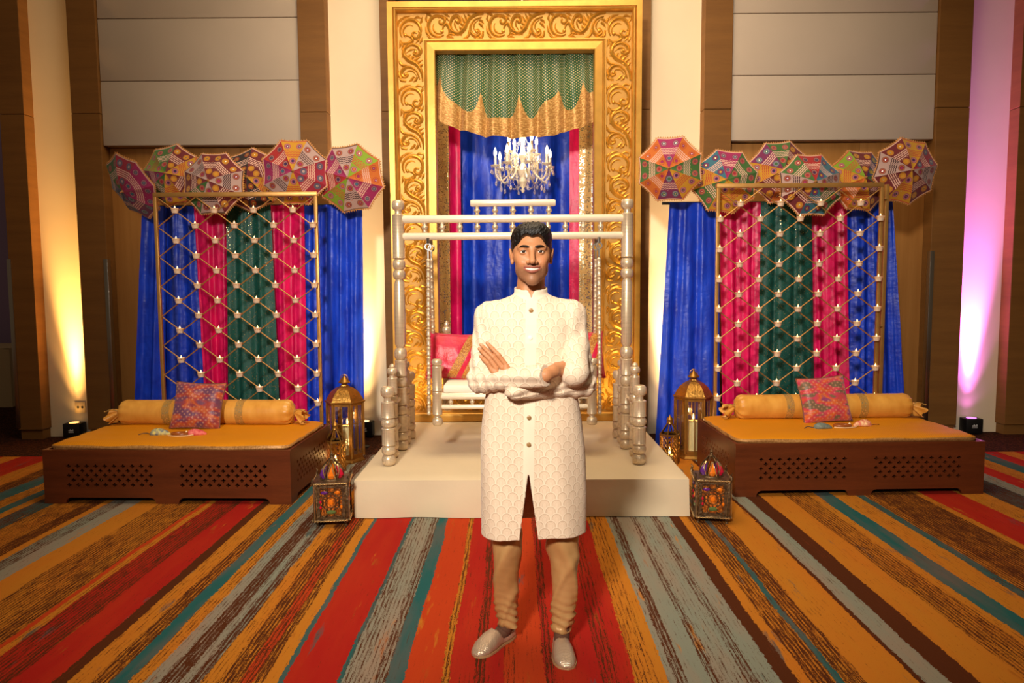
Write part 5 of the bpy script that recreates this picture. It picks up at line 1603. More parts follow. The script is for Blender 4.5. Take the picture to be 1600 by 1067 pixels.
# ------------------------------------------------------------------ the man: signed-distance modelling meshed with surface nets
class Field:
    def __init__(self, xs, ys, zs):
        self.xs, self.ys, self.zs = [np.asarray(a, np.float32) for a in (xs, ys, zs)]
        self.D = np.full((len(xs), len(ys), len(zs)), 0.5, np.float32)
    def win(self, lo, hi, pad):
        s = []
        for ax, l, h in zip((self.xs, self.ys, self.zs), lo, hi):
            i0 = int(np.searchsorted(ax, l - pad)); i1 = int(np.searchsorted(ax, h + pad))
            s.append(slice(max(0, i0 - 1), min(len(ax), i1 + 1)))
        X = self.xs[s[0]][:, None, None]; Y = self.ys[s[1]][None, :, None]; Z = self.zs[s[2]][None, None, :]
        return tuple(s), X, Y, Z
    def blend(self, sl, d, k, mode='add'):
        o = self.D[sl]
        if mode == 'add':
            if k > 0:
                h = np.clip(.5 + .5 * (o - d) / k, 0, 1)
                self.D[sl] = o + (d - o) * h - k * h * (1 - h)
            else:
                self.D[sl] = np.minimum(o, d)
        else:   # carve
            if k > 0:
                h = np.clip(.5 - .5 * (o + d) / k, 0, 1)
                self.D[sl] = o + (-d - o) * h + k * h * (1 - h)
            else:
                self.D[sl] = np.maximum(o, -d)
    def cone(self, a, b, r1, r2, k=.01, mode='add', sq=(1, 1, 1)):
        a, b = np.array(a, float), np.array(b, float)
        R = max(r1, r2) * max(1, 1 / min(sq)) + k + .03
        sl, X, Y, Z = self.win(np.minimum(a, b), np.maximum(a, b), R)
        q = np.array(sq, float)
        ba = (b - a) * q
        px, py, pz = (X - a[0]) * q[0], (Y - a[1]) * q[1], (Z - a[2]) * q[2]
        t = np.clip((px * ba[0] + py * ba[1] + pz * ba[2]) / max(1e-9, ba @ ba), 0, 1)
        d = np.sqrt((px - ba[0] * t) ** 2 + (py - ba[1] * t) ** 2 + (pz - ba[2] * t) ** 2) - (r1 + (r2 - r1) * t)
        self.blend(sl, d.astype(np.float32), k, mode)
    def ell(self, c, r, k=.01, mode='add', rotx=0.0, roty=0.0):
        m = max(r) + k + .03
        sl, X, Y, Z = self.win(np.array(c), np.array(c), m)
        x, y, z = X - c[0], Y - c[1], Z - c[2]
        if rotx:
            y, z = y * math.cos(rotx) + z * math.sin(rotx), -y * math.sin(rotx) + z * math.cos(rotx)
        if roty:
            x, z = x * math.cos(roty) - z * math.sin(roty), x * math.sin(roty) + z * math.cos(roty)
        k0 = np.sqrt((x / r[0]) ** 2 + (y / r[1]) ** 2 + (z / r[2]) ** 2)
        k1 = np.sqrt((x / r[0] ** 2) ** 2 + (y / r[1] ** 2) ** 2 + (z / r[2] ** 2) ** 2)
        d = k0 * (k0 - 1) / np.maximum(k1, 1e-6)
        self.blend(sl, d.astype(np.float32), k, mode)
    def chain(self, pts, rs, k=.006, mode='add', sq=(1, 1, 1)):
        for i in range(len(pts) - 1):
            self.cone(pts[i], pts[i + 1], rs[i], rs[i + 1], k, mode, sq)
    def mesh(self, name):
        D = self.D
        S_ = D < 0
        nx, ny, nz = D.shape
        c = np.zeros((nx - 1, ny - 1, nz - 1), np.uint8)
        for i in (0, 1):
            for j in (0, 1):
                for k in (0, 1):
                    c += S_[i:nx - 1 + i, j:ny - 1 + j, k:nz - 1 + k]
        act = np.argwhere((c > 0) & (c < 8))
        idx = np.full(c.shape, -1, np.int32)
        idx[act[:, 0], act[:, 1], act[:, 2]] = np.arange(len(act))
        acc = np.zeros((len(act), 3)); cnt = np.zeros(len(act))
        ax = (self.xs, self.ys, self.zs)
        for d in range(3):
            o1, o2 = [q for q in range(3) if q != d]
            for a in (0, 1):
                for b in (0, 1):
                    off = [0, 0, 0]; off[o1] = a; off[o2] = b
                    P = act + off
                    Q = P.copy(); Q[:, d] += 1
                    dp = D[P[:, 0], P[:, 1], P[:, 2]]; dq = D[Q[:, 0], Q[:, 1], Q[:, 2]]
                    m = (dp < 0) != (dq < 0)
                    t = np.where(m, dp / np.where(m, dp - dq, 1), 0)
                    pos = np.stack([ax[e][P[:, e]] for e in range(3)], 1).astype(float)
                    pos[:, d] += t * (ax[d][Q[:, d]] - ax[d][P[:, d]])
                    acc[m] += pos[m]; cnt[m] += 1
        V = acc / np.maximum(cnt, 1)[:, None]
        F = []
        for d in range(3):
            sl0 = [slice(None)] * 3; sl1 = [slice(None)] * 3
            sl0[d] = slice(0, -1); sl1[d] = slice(1, None)
            A, B = S_[tuple(sl0)], S_[tuple(sl1)]
            o1, o2 = (d + 1) % 3, (d + 2) % 3
            E = np.argwhere(A != B)
            ok = (E[:, o1] > 0) & (E[:, o2] > 0) & (E[:, o1] < D.shape[o1] - 1) & (E[:, o2] < D.shape[o2] - 1)
            E = E[ok]
            fl = A[E[:, 0], E[:, 1], E[:, 2]]
            def cell(a, b):
                C = E.copy(); C[:, o1] -= a; C[:, o2] -= b
                return idx[C[:, 0], C[:, 1], C[:, 2]]
            q = np.stack([cell(1, 1), cell(0, 1), cell(0, 0), cell(1, 0)], 1)
            q[~fl] = q[~fl][:, ::-1]
            F.append(q)
        F = np.concatenate(F)
        F = F[(F >= 0).all(1)]
        me = bpy.data.meshes.new(name)
        me.vertices.add(len(V)); me.vertices.foreach_set('co', V.astype(np.float32).ravel())
        me.loops.add(len(F) * 4); me.loops.foreach_set('vertex_index', F.astype(np.int32).ravel())
        me.polygons.add(len(F)); me.polygons.foreach_set('loop_start', np.arange(0, len(F) * 4, 4, dtype=np.int32))
        me.polygons.foreach_set('use_smooth', np.ones(len(F), bool))
        me.update(calc_edges=True)
        me.validate()
        return me, V
def pattr(me, name, data, typ='FLOAT'):
    a = me.attributes.new(name, typ, 'POINT')
    if typ == 'FLOAT':
        a.data.foreach_set('value', np.asarray(data, np.float32))
    elif typ == 'FLOAT_COLOR':
        a.data.foreach_set('color', np.asarray(data, np.float32).ravel())
    else:
        a.data.foreach_set('vector', np.asarray(data, np.float32).ravel())
def sm(a, b, x):
    t = np.clip((x - a) / (b - a), 0, 1)
    return t * t * (3 - 2 * t)

PX, PY = .062, 2.86
def zmap(z):
    return np.where(z > 1.40, z, 1.40 - (1.40 - z) * .925)
def squash(me):
    V_ = np.empty(len(me.vertices) * 3, np.float32); me.vertices.foreach_get('co', V_)
    V_ = V_.reshape(-1, 3); V_[:, 2] = zmap(V_[:, 2]); me.vertices.foreach_set('co', V_.ravel()); me.update()
man = thing('person', 'man in cream embroidered long tunic standing with folded arms', 'person', (PX, PY, 0.0))

# joints (local: facing -Y, picture right = +X)
SR, ER, WR = (-.166, .012, 1.385), (-.197, -.055, 1.118), (.050, -.226, 1.160)
SL, EL, WL = (.166, .012, 1.390), (.202, -.050, 1.098), (-.060, -.150, 1.090)
HX = .006     # head centre x
def axis(a, b, s):
    out = [a]; v = a
    while v < b:
        v += s(v) if callable(s) else s
        out.append(v)
    return out
zs_body = axis(0.02, 1.81, lambda v: .02 if v < 1.02 else (.0026 if v < 1.29 else (.007 if v < 1.45 else .0021)))
B = Field(axis(-.30, .30, .0025), axis(-.30, .15, .0025), zs_body)
# trunk, legs and arms (under the clothes)
B.ell((0, .02, 1.28), (.145, .085, .20), .02); B.ell((0, .02, 1.03), (.135, .085, .16), .05)
B.cone((-.05, .02, 1.40), (-.16, .012, 1.40), .06, .045, .04); B.cone((.05, .02, 1.40), (.16, .012, 1.405), .06, .045, .04)
B.cone((-.085, .02, .90), (-.105, .0, .48), .075, .05, .03); B.cone((-.105, .0, .48), (-.100, .045, .0), .040, .026, .02)
B.cone((.085, .02, .90), (.115, -.02, .48), .075, .05, .03); B.cone((.130, -.012, .48), (.128, .004, .0), .040, .026, .02)
B.cone(SR, ER, .042, .034, .02); B.cone(ER, WR, .034, .024, .01)
B.cone(SL, EL, .042, .034, .02); B.cone(EL, WL, .034, .024, .01)
# neck and head
zc = 1.516
B.cone((HX, .022, 1.585), (0, .030, 1.43), .054, .060, .03)
B.cone((HX + .03, .012, 1.56), (.02, -.035, 1.445), .013, .010, .02); B.cone((HX - .03, .012, 1.56), (-.02, -.035, 1.445), .013, .010, .02)
h = Field(axis(-.12, .13, .0021), axis(-.17, .13, .0021), axis(1.47, 1.81, .0021)) if False else B
h.ell((HX, .006, 1.670), (.0755, .097, .088), .02)
h.ell((HX, -.026, 1.632), (.0690, .070, .092), .02)
for s in (-1, 1):
    h.cone((HX + s * .043, -.016, 1.572), (HX + s * .011, -.074, 1.541), .017, .017, .03)
    h.ell((HX + s * .047, -.052, 1.624), (.020, .030, .020), .02)
    h.ell((HX + s * .036, -.076, 1.603), (.019, .020, .017), .018)
    h.cone((HX + s * .012, -.0935, 1.6655), (HX + s * .046, -.078, 1.6655), .0085, .009, .016)
h.ell((HX, -.080, 1.538), (.019, .020, .018), .018)
for s in (-1, 1):
    h.ell((HX + s * .031, -.050, 1.578), (.026, .033, .028), .022)
h.ell((HX, -.083, 1.583), (.031, .024, .024), .02)
for s in (-1, 1):
    h.ell((HX + s * .0330, -.110, 1.6480), (.0190, .0190, .0100), .012, 'carve')
# nose
h.cone((HX, -.094, 1.660), (HX, -.1185, 1.611), .0092, .0118, .012)
h.ell((HX, -.1195, 1.608), (.0105, .0105, .0088), .006)
for s in (-1, 1):
    h.ell((HX + s * .0150, -.1065, 1.6055), (.0092, .0110, .0076), .005)
    h.ell((HX + s * .0062, -.1135, 1.5990), (.0042, .0065, .0030), .003, 'carve')
# eyelids over the eyeballs
EYE = [(HX - .0330, -.0795, 1.6475), (HX + .0330, -.0795, 1.6475)]
for e in EYE:
    sl, X, Y, Z = h.win(np.array(e), np.array(e), .03)
    d = np.sqrt((X - e[0]) ** 2 + (Y - e[1]) ** 2 + (Z - e[2]) ** 2) - .0162
    dx = (X - e[0])
    up = 1.6475 + .0040 - 14 * dx * dx - Z
    lo = Z - (1.6475 - .0034 + 12 * dx * dx)
    slit = np.maximum(up, lo)           # negative only outside the opening
    lid = np.maximum(d, -np.maximum(-up, -lo) * 0 + np.where((Z < 1.6475 + .0046 - 20 * dx * dx) & (Z > 1.6475 - .0040 + 17 * dx * dx), .003, -1))
    h.blend(sl, lid.astype(np.float32), .003)
# mouth: lips with a smiling opening
cor = .0330
def mz(x, z0, lift): return z0 + lift * (x / cor) ** 2
xsn = np.linspace(-1, 1, 9) * cor
h.chain([(HX + x, -.1065 + 20 * x * x, mz(x, 1.5862, .0010)) for x in xsn], [.0022 + .0030 * (1 - abs(x) / cor) for x in xsn], .004)
h.chain([(HX + x, -.1045 + 18 * x * x, mz(x, 1.5698, .0120)) for x in xsn], [.0022 + .0036 * (1 - abs(x) / cor) for x in xsn], .004)
h.chain([(HX + x, -.114 + 18 * x * x, mz(x, 1.5782, .0068)) for x in xsn * .93], [.0012 + .0042 * (1 - (abs(x) / cor) ** 1.5) for x in xsn * .93], .0015, 'carve', (1, .35, 1))
for s in (-1, 1):      # smile folds
    h.chain([(HX + s * .021, -.1050, 1.606), (HX + s * .034, -.0990, 1.592), (HX + s * .041, -.0890, 1.576)], [.0012, .0022, .0012], .006, 'carve')
# ears
for s in (-1, 1):
    h.ell((HX + s * .0815, .016, 1.636), (.0085, .019, .031), .006, roty=s * .20)
    h.ell((HX + s * .0905, .010, 1.640), (.0060, .010, .018), .004, 'carve', roty=s * .20)
    h.ell((HX + s * .078, .008, 1.611), (.007, .009, .010), .006)
# left hand on the right sleeve: palm and four fingers, thumb tucked along the forearm
kn = [(-.094, -.140, 1.186), (-.114, -.138, 1.182), (-.136, -.132, 1.178), (-.156, -.124, 1.172)]
tp = [(-.172, -.118, 1.284), (-.196, -.108, 1.276), (-.203, -.102, 1.258), (-.197, -.104, 1.226)]
B.cone(WL, (-.105, -.146, 1.140), .024, .026, .012, sq=(1, 1.25, 1)); B.cone((-.085, -.148, 1.130), (-.098, -.142, 1.180), .022, .016, .012, sq=(1, 1.2, 1)); B.cone((-.100, -.146, 1.128), (-.148, -.128, 1.168), .022, .015, .012, sq=(1, 1.2, 1))
for a, c in zip(kn, tp):
    a, c = np.array(a), np.array(c)
    m1 = a * .55 + c * .45 + np.array((.003, -.0095, .004)); m2 = a * .25 + c * .75 + np.array((.001, -.006, .002))
    B.chain([a, m1, m2, c], [.0100, .0094, .0086, .0074], .0035)
B.chain([(-.066, -.160, 1.115), (-.052, -.160, 1.140), (-.046, -.150, 1.160)], [.012, .0105, .0085], .008)
# right hand reaching into the crook of the left arm
B.cone(WR, (.082, -.200, 1.172), .028, .024, .012, sq=(1, 1.25, 1)); B.cone((.080, -.198, 1.182), (.128, -.150, 1.188), .017, .015, .012); B.cone((.080, -.196, 1.164), (.128, -.150, 1.166), .017, .015, .012)
for i in range(4):
    z0 = 1.194 - .0140 * i
    B.chain([(.116, -.162, z0), (.142, -.130, z0 + .001), (.160, -.105, z0), (.172, -.088, z0 - .003)], [.0098, .0092, .0085, .0075], .0035)
B.chain([(.072, -.194, 1.182), (.094, -.172, 1.196), (.122, -.140, 1.200)], [.010, .009, .008], .008)
me, V = B.mesh('body')
# skin colours: lips, stubble and nails belong to the skin itself
x, y, z = V[:, 0] - HX, V[:, 1], V[:, 2]
skin = np.array(S(190, 130, 88)[:3]); lip = np.array(S(150, 78, 66)[:3]); stub = np.array(S(116, 84, 66)[:3]); nail = np.array(S(214, 160, 130)[:3]); inner = np.array(S(110, 40, 36)[:3])
col = np.tile(skin, (len(V), 1))
face = (z > 1.5) & (y < -.0)
beard = sm(1.600, 1.580, z + .25 * (np.abs(x) - .03) * (np.abs(x) > .03)) * sm(.0, -.03, y) * sm(1.50, 1.53, z)
mous = sm(.036, .018, np.abs(x)) * sm(1.586, 1.591, z) * sm(1.606, 1.596, z) * (y < -.085)
w = np.clip(.58 * beard + .58 * mous, 0, .7)[:, None]
col = col * (1 - w) + stub * w
zl_top = 1.5878 + .0018 * (x / .0330) ** 2; zl_bot = 1.5635 + .0165 * (x / .0330) ** 2
lw = (sm(.0350, .0320, np.abs(x)) * sm(zl_top + .0035, zl_top + .001, z) * sm(zl_bot - .002, zl_bot + .0015, z) * (y < -.07))[:, None] * .8
col = col * (1 - lw) + lip * lw
cheek = (np.exp(-(((np.abs(x) - .042) / .02) ** 2 + ((z - 1.612) / .02) ** 2)) * (y < -.04))[:, None] * .25
col = col * (1 - cheek) + np.array(S(196, 108, 76)[:3]) * cheek
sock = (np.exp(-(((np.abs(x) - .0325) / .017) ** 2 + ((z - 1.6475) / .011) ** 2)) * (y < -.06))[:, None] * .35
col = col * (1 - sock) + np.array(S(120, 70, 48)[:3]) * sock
for c in tp:
    d = np.sqrt(((V - (np.array(c) + np.array((.002, -.008, .003)))) ** 2).sum(1))
    nw = sm(.0075, .005, d)[:, None] * .7
    col = col * (1 - nw) + nail * nw
pattr(me, 'skin_col', np.concatenate([col, np.ones((len(V), 1))], 1), 'FLOAT_COLOR')
t = NT('brown_skin')
at_ = t.n('ShaderNodeAttribute', attribute_name='skin_col')
t.set(col=at_.outputs['Color'], rough=.5, spec=.35, sss=.06)
t.b.inputs['Subsurface Radius'].default_value = (.010, .004, .002)
t.bump(t.noise(t.coord('Object'), 260, 2), .08, .002)
squash(me)
mobj('body', me, t.m, man)
# eyes
MAT_EYE = NT('eye'); t = MAT_EYE
xx, yy, zz3 = t.sep(t.coord('Object'))[0:3]
rr_ = t.math('SQRT', t.math('ADD', t.math('MULTIPLY', xx, xx), t.math('MULTIPLY', zz3, zz3)))
c_ = t.mix(t.math('LESS_THAN', rr_, .0066), S(236, 226, 216), S(44, 24, 14)); c_ = t.mix(t.math('LESS_THAN', rr_, .0027), c_, (.004, .004, .004, 1))
t.set(col=c_, rough=.08, coat=.5)
for e in EYE:
    b = MB(); b.lathe([(0.0147 * math.sin(a), -.0147 * math.cos(a)) for a in [i * math.pi / 14 for i in range(15)]], 20, (0, 0, 0), 'y')
    o = b.build('eye', MAT_EYE.m, man, angle=180); o.location = e
# dark lash line along each upper lid
for e in EYE:
    b = MB(); P = [(e[0] + q_, e[1] - math.sqrt(max(1e-6, .0163 ** 2 - q_ * q_ - (.0046 - 20 * q_ * q_) ** 2)), e[2] + .0048 - 20 * q_ * q_) for q_ in np.linspace(-.0145, .0145, 13)]
    b.tube(P, [.0006 + .0009 * math.sin(math.pi * i / 12) for i in range(13)], 6)
    b.build('eyelash', M('dark_lash', S(24, 16, 12), .6), man, angle=180)
# teeth
b = MB(); b.tube([(HX + x_, -.1005 + 16 * x_ * x_, mz(x_, 1.5790, .0062)) for x_ in np.linspace(-.0285, .0285, 15)], [.0030 + .0034 * (1 - (abs(q) / .030) ** 2) for q in np.linspace(-.0285, .0285, 15)], 8)
b.build('teeth', M('teeth_enamel', S(240, 232, 218), .25), man, angle=180)
# eyebrows
MAT_HAIR = M('black_hair', S(22, 17, 15), .42, var=.3, vscale=30, bump=.9, bscale=190, stretch=(1, .25, .35), bdist=.006, spec=.45)
for s in (-1, 1):
    b = MB(); P = crm([(HX + s * .0115, -.1030, 1.6645), (HX + s * .024, -.1025, 1.6680), (HX + s * .040, -.0945, 1.6685), (HX + s * .0560, -.0775, 1.6600)], 6)
    n_ = len(P); b.tube(P, [max(.0006, .0056 * math.sin(math.pi * (.20 + .80 * i / (n_ - 1))) ** .8) for i in range(n_)], 8, flat=.8)
    b.build('eyebrow', MAT_HAIR, man, angle=180)
# hair
Hf = Field(axis(-.115, .125, .0025), axis(-.13, .135, .0025), axis(1.55, 1.82, .0025))
Hf.ell((HX, .012, 1.680), (.0835, .104, .082), .01)
Hf.ell((HX - .006, -.030, 1.722), (.064, .066, .040), .03); Hf.ell((HX + .026, -.040, 1.716), (.046, .052, .038), .03)
sl, X, Y, Z = Hf.win((-1, -1, 1), (1, 1, 2), 0)
st = .0011 * np.sin(X * 420 + 9 * np.sin(Z * 40 + Y * 30) + Y * 90) + .0022 * np.sin(X * 90 + Y * 70 + 3 * np.sin(Y * 40)) + .0012 * np.sin(X * 230 - Y * 120 + Z * 60)
Hf.D += (st * (Z > 1.69)).astype(np.float32)
for fx_h, rx_h, zt_h in ((-.022, .043, .0835), (.022, .043, .0820), (0, .06, .072)):
    Hf.ell((HX + fx_h, -.120, 1.634), (rx_h, .088, zt_h), .006, 'carve')
Hf.ell((HX, -.10, 1.58), (.0900, .098, .075), .004, 'carve')
# below the ears: cut by a slanted plane, short nape behind
cut = (1.628 - .34 * (Y - .0)) - Z
Hf.D = np.maximum(Hf.D, np.broadcast_to(cut, Hf.D.shape).astype(np.float32))
me, V = Hf.mesh('hair')
mobj('hair', me, MAT_HAIR, man)

# ------------------------------------------------------------------ tunic
T = Field(axis(-.305, .305, .0034), axis(-.325, .175, .0034), axis(.405, 1.535, .0034))
def lerp_table(z, zt, vt): return np.interp(z, zt, vt).astype(np.float32)
X, Y, Z = T.xs[:, None, None], T.ys[None, :, None], T.zs[None, None, :]
zt_ = [.40, .60, .80, .95, 1.05, 1.15, 1.28, 1.36, 1.41, 1.45, 1.48]
xl = lerp_table(Z, zt_, [-.214, -.212, -.208, -.196, -.184, -.178, -.176, -.176, -.160, -.105, -.060])
xr = lerp_table(Z, zt_, [.232, .228, .218, .205, .190, .182, .178, .178, .160, .105, .066])
yf = lerp_table(Z, zt_, [-.135, -.132, -.128, -.122, -.120, -.120, -.118, -.100, -.080, -.055, -.036])
yb = lerp_table(Z, zt_, [.140, .140, .140, .125, .118, .118, .122, .122, .115, .100, .088])
cx_, hx_ = (xl + xr) / 2, (xr - xl) / 2
cy_, hy_ = (yf + yb) / 2, (yb - yf) / 2
# soft vertical folds in the skirt and a pull from the waist
fold = .004 * np.sin((X - .1 * (1.0 - Z)) * 46 + 1.0) * sm(1.05, .75, Z) + .005 * np.sin((X * 1.0 + Z * .9) * 34) * np.exp(-((X - .06) / .06) ** 2 - ((Z - .93) / .09) ** 2)
u_, v_ = np.abs(X - cx_) / hx_, np.abs(Y - cy_) / hy_
pw = 2.5
kk = (u_ ** pw + v_ ** pw) ** (1 / pw)
T.D = ((kk - 1) * np.minimum(hx_, hy_) * 1.0 + fold).astype(np.float32)
T.D = np.maximum(T.D, (Z - 1.475).astype(np.float32))
torso = T.D.copy()
# shoulders
T.cone((-.04, .022, 1.428), (-.160, .014, 1.387), .052, .060, .03); T.cone((.04, .022, 1.430), (.160, .014, 1.392), .052, .060, .03)
# collar: standing band round the neck
sl, Xc, Yc, Zc = T.win((-.1, -.1, 1.44), (.1, .12, 1.51), .02)
q = np.sqrt(((Xc - .003) / .0675) ** 2 + ((Yc - .022) / .070) ** 2)
dcol = np.maximum((q - 1) * .067, np.maximum(1.43 - Zc, Zc - (1.497 + .16 * (Yc + .045) - .0 * Xc)))
T.blend(sl, dcol.astype(np.float32), .008)
q2 = np.sqrt(((Xc - .003) / .0625) ** 2 + ((Yc - .022) / .064) ** 2)
T.blend(sl, np.maximum((q2 - 1) * .062, 1.452 - Zc).astype(np.float32), .0, 'carve')
notch = np.maximum(np.abs(Xc - .004) - .002 - .55 * np.maximum(0, Zc - 1.474), np.maximum(Yc + .02, 1.466 - Zc))
T.blend(sl, notch.astype(np.float32), 0, 'carve')
# arms
Aall = []
def arm(S_, E_, W_, rs):
    n0 = T.D.copy()
    A = Field(T.xs, T.ys, T.zs)
    A.cone(S_, E_, rs[0], rs[1], .0); A.cone(E_, W_, rs[1] * .97, rs[2], .02)
    # wrinkles across the sleeve near the elbow, along the limb
    for (a, b_, r0, r1, am, fr) in ((S_, E_, rs[0], rs[1], .0036, 150), (E_, W_, rs[1], rs[2], .0034, 140)):
        a, b_ = np.array(a), np.array(b_)
        ba = b_ - a
        tt = ((X - a[0]) * ba[0] + (Y - a[1]) * ba[1] + (Z - a[2]) * ba[2]) / (ba @ ba)
        ln = np.linalg.norm(ba)
        near = np.exp(-((tt - (1 if a is not E_ and fr == 150 else 0)) * ln / .11) ** 2)
        wv = am * np.sin(tt * ln * fr + 30 * X + 22 * Z + 40 * Y) * (near * .9 + .12) * ((tt > -.1) & (tt < 1.1))
        A.D += np.where(A.D < .03, wv, 0).astype(np.float32)
    return A.D
AR = arm(SR, ER, WR, (.058, .056, .0445))
AL = arm(SL, EL, WL, (.058, .057, .0445))
_q = Field(T.xs, T.ys, T.zs); _q.D = AL; _q.cone((.178, -.060, 1.250), (.168, -.140, 1.158), .046, .058, .03); AL = _q.D
# cuffs: the sleeve stops at the wrist with a flat open end
def cuff(AD, E_, W_, ext):
    E_, W_ = np.array(E_), np.array(W_)
    n = (W_ - E_) / np.linalg.norm(W_ - E_)
    pl = (X - W_[0]) * n[0] + (Y - W_[1]) * n[1] + (Z - W_[2]) * n[2] - ext
    return np.maximum(AD, pl.astype(np.float32)), pl, n
AR, plR, nR = cuff(AR, ER, WR, .004)
AL, plL, nL = cuff(AL, EL, WL, .052)
for AD, W_, n, ext in ((AR, WR, nR, .004),):
    A = Field(T.xs, T.ys, T.zs); A.D = AD
    W0 = np.array(W_)
    A.cone(W0 + n * (ext + .022), W0 + n * (ext + .06), .032, .032, 0, 'carve')
    AD[:] = A.D
tors2 = T.D.copy()
k = .018
hh = np.clip(.5 + .5 * (T.D - np.minimum(AR, AL)) / k, 0, 1)
arms = np.minimum(AR, AL)
# blend only at the shoulder; elsewhere the sleeves lie on the body with a crease
kz = np.interp(Z, [1.22, 1.36], [.004, .035]) + 0 * X + 0 * Y
hh = np.clip(.5 + .5 * (T.D - arms) / kz, 0, 1)
T.D = (T.D + (arms - T.D) * hh - kz * hh * (1 - hh)).astype(np.float32)
# hollow skirt with centre slit and side slits
core = (torso + .0075)
T.D = np.where(Z < 1.0, np.maximum(T.D, -np.maximum(core, Z - .99)), T.D).astype(np.float32)
xs0 = -.012 + 0 * Z
slit = np.maximum(np.abs(X - xs0) - .002 - .036 * np.clip((.72 - Z) / .29, 0, 2), np.maximum(Y + .02, Z - .72))
T.D = np.maximum(T.D, -slit.astype(np.float32))
for sx, xe in ((1, .18), (-1, -.18)):
    ss = np.maximum(np.maximum(np.abs(Y - .005) - .003 - .02 * np.clip((.62 - Z) / .2, 0, 1), sx * (xe - X)), Z - .62)
    T.D = np.maximum(T.D, -ss.astype(np.float32))
hemz = .425 + .012 * np.sin(X * 9 + 1) + .10 * X * X
T.D = np.maximum(T.D, np.broadcast_to((hemz - Z), T.D.shape).astype(np.float32))
me, V = T.mesh('tunic')
# pattern coordinates
def samp(G):
    i = [np.clip(np.searchsorted(ax, V[:, d]) - 1, 0, len(ax) - 2) for d, ax in enumerate((T.xs, T.ys, T.zs))]
    return G[i[0], i[1], i[2]]
aR, aL, tT = samp(AR), samp(AL), samp(np.minimum(torso, tors2))
which = np.argmin(np.stack([tT, aR, aL]), 0)
u = np.empty(len(V)); v = np.empty(len(V)); pl = np.full(len(V), 1.0)
th = np.arctan2(V[:, 0], -(V[:, 1] - .01))
u[:] = np.where(V[:, 1] < .03, .205 * np.clip(np.arcsin(np.clip(V[:, 0] / .26, -1, 1)) * 1.25, -2, 2), .205 * th)
v[:] = V[:, 2]
pl[:] = V[:, 0] - np.interp(V[:, 2], [.4, .72, .9, 1.2, 1.46], [-.012, -.012, -.010, -.003, .003])
pl[V[:, 1] > 0.0] = 1.0
for wi, (S_, E_, W_) in ((1, (SR, ER, WR)), (2, (SL, EL, WL))):
    m_ = which == wi
    P = V[m_]
    S_, E_, W_ = map(np.array, (S_, E_, W_))
    l1 = np.linalg.norm(E_ - S_); l2 = np.linalg.norm(W_ - E_)
    t1 = np.clip(((P - S_) @ (E_ - S_)) / l1 ** 2, -.5, 1); t2 = np.clip(((P - E_) @ (W_ - E_)) / l2 ** 2, 0, 1.3)
    d1 = np.linalg.norm(P - (S_ + t1[:, None] * (E_ - S_)), axis=1); d2 = np.linalg.norm(P - (E_ + t2[:, None] * (W_ - E_)), axis=1)
    up = d1 <= d2
    al = np.where(up, t1 * l1, l1 + t2 * l2)
    # around: use height offset across the limb
    ax1 = np.array((0, 0, 1.0))
    c1 = P[:, 0] - (S_ + t1[:, None] * (E_ - S_))[:, 0]
    c2 = P[:, 2] - (E_ + t2[:, None] * (W_ - E_))[:, 2]
    ang1 = np.arcsin(np.clip(c1 / .062, -1, 1)) * .06; ang2 = np.arcsin(np.clip(c2 / .05, -1, 1)) * .05
    u[m_] = np.where(up, ang1, ang2 + .013); v[m_] = -al
    # on the forearm the fans run upright
    fm = np.zeros(len(V), bool); fm[np.where(m_)[0][~up]] = True
    u[fm] = V[fm, 0]; v[fm] = V[fm, 2] + .012
    pl[m_] = 1.0
plain = np.zeros(len(V))
plain = np.maximum(plain, sm(1.440, 1.446, V[:, 2] - .16 * (V[:, 1] + .045)) * (((V[:, 0] - .003) / .0675) ** 2 + ((V[:, 1] - .022) / .070) ** 2 < 1.16))
pattr(me, 'fan_uv', np.stack([u, v, np.zeros(len(V))], 1), 'FLOAT_VECTOR')
pattr(me, 'placket', pl)
pattr(me, 'plain', plain)
t = NT('cream_fan_embroidery')
fu = t.n('ShaderNodeAttribute', attribute_name='fan_uv').outputs['Vector']
a, c, _ = t.sep(fu)[0:3]
gx_, gy_ = t.math('MULTIPLY', a, 1 / .0500), t.math('MULTIPLY', c, 1 / .0500)
row = t.math('FLOOR', t.math('MULTIPLY', gy_, 1 / .62))
def fan_dist(dr):
    r = t.math('SUBTRACT', row, dr)
    off = t.math('MULTIPLY', t.math('MODULO', t.math('ADD', r, 1000.0), 2.0), .5)
    fx_ = t.math('SUBTRACT', t.math('FRACT', t.math('ADD', gx_, off)), .5)
    dy_ = t.math('SUBTRACT', gy_, t.math('MULTIPLY', r, .62))
    dy_ = t.math('MAXIMUM', dy_, 0.0)
    return t.math('SQRT', t.math('ADD', t.math('MULTIPLY', fx_, fx_), t.math('MULTIPLY', dy_, dy_)))
dA, dB = fan_dist(0.0), fan_dist(-1.0)
inA = t.math('LESS_THAN', dA, .5)
dd = t.math('ADD', t.math('MULTIPLY', inA, dA), t.math('MULTIPLY', t.math('SUBTRACT', 1.0, inA), dB))
def ring(r, w): return t.math('SUBTRACT', 1.0, t.math('MULTIPLY', t.math('ABSOLUTE', t.math('SUBTRACT', dd, r)), 1 / w), clamp=True)
edge = ring(.385, .05)
inner = t.math('MAXIMUM', ring(.27, .035), ring(.15, .035))
pk = t.n('ShaderNodeAttribute', attribute_name='placket').outputs['Fac']
pp = t.n('ShaderNodeAttribute', attribute_name='plain').outputs['Fac']
ispl = t.math('MAXIMUM', t.math('LESS_THAN', t.math('ABSOLUTE', pk), .022), t.math('GREATER_THAN', pp, .5))
on = t.math('SUBTRACT', 1.0, ispl)
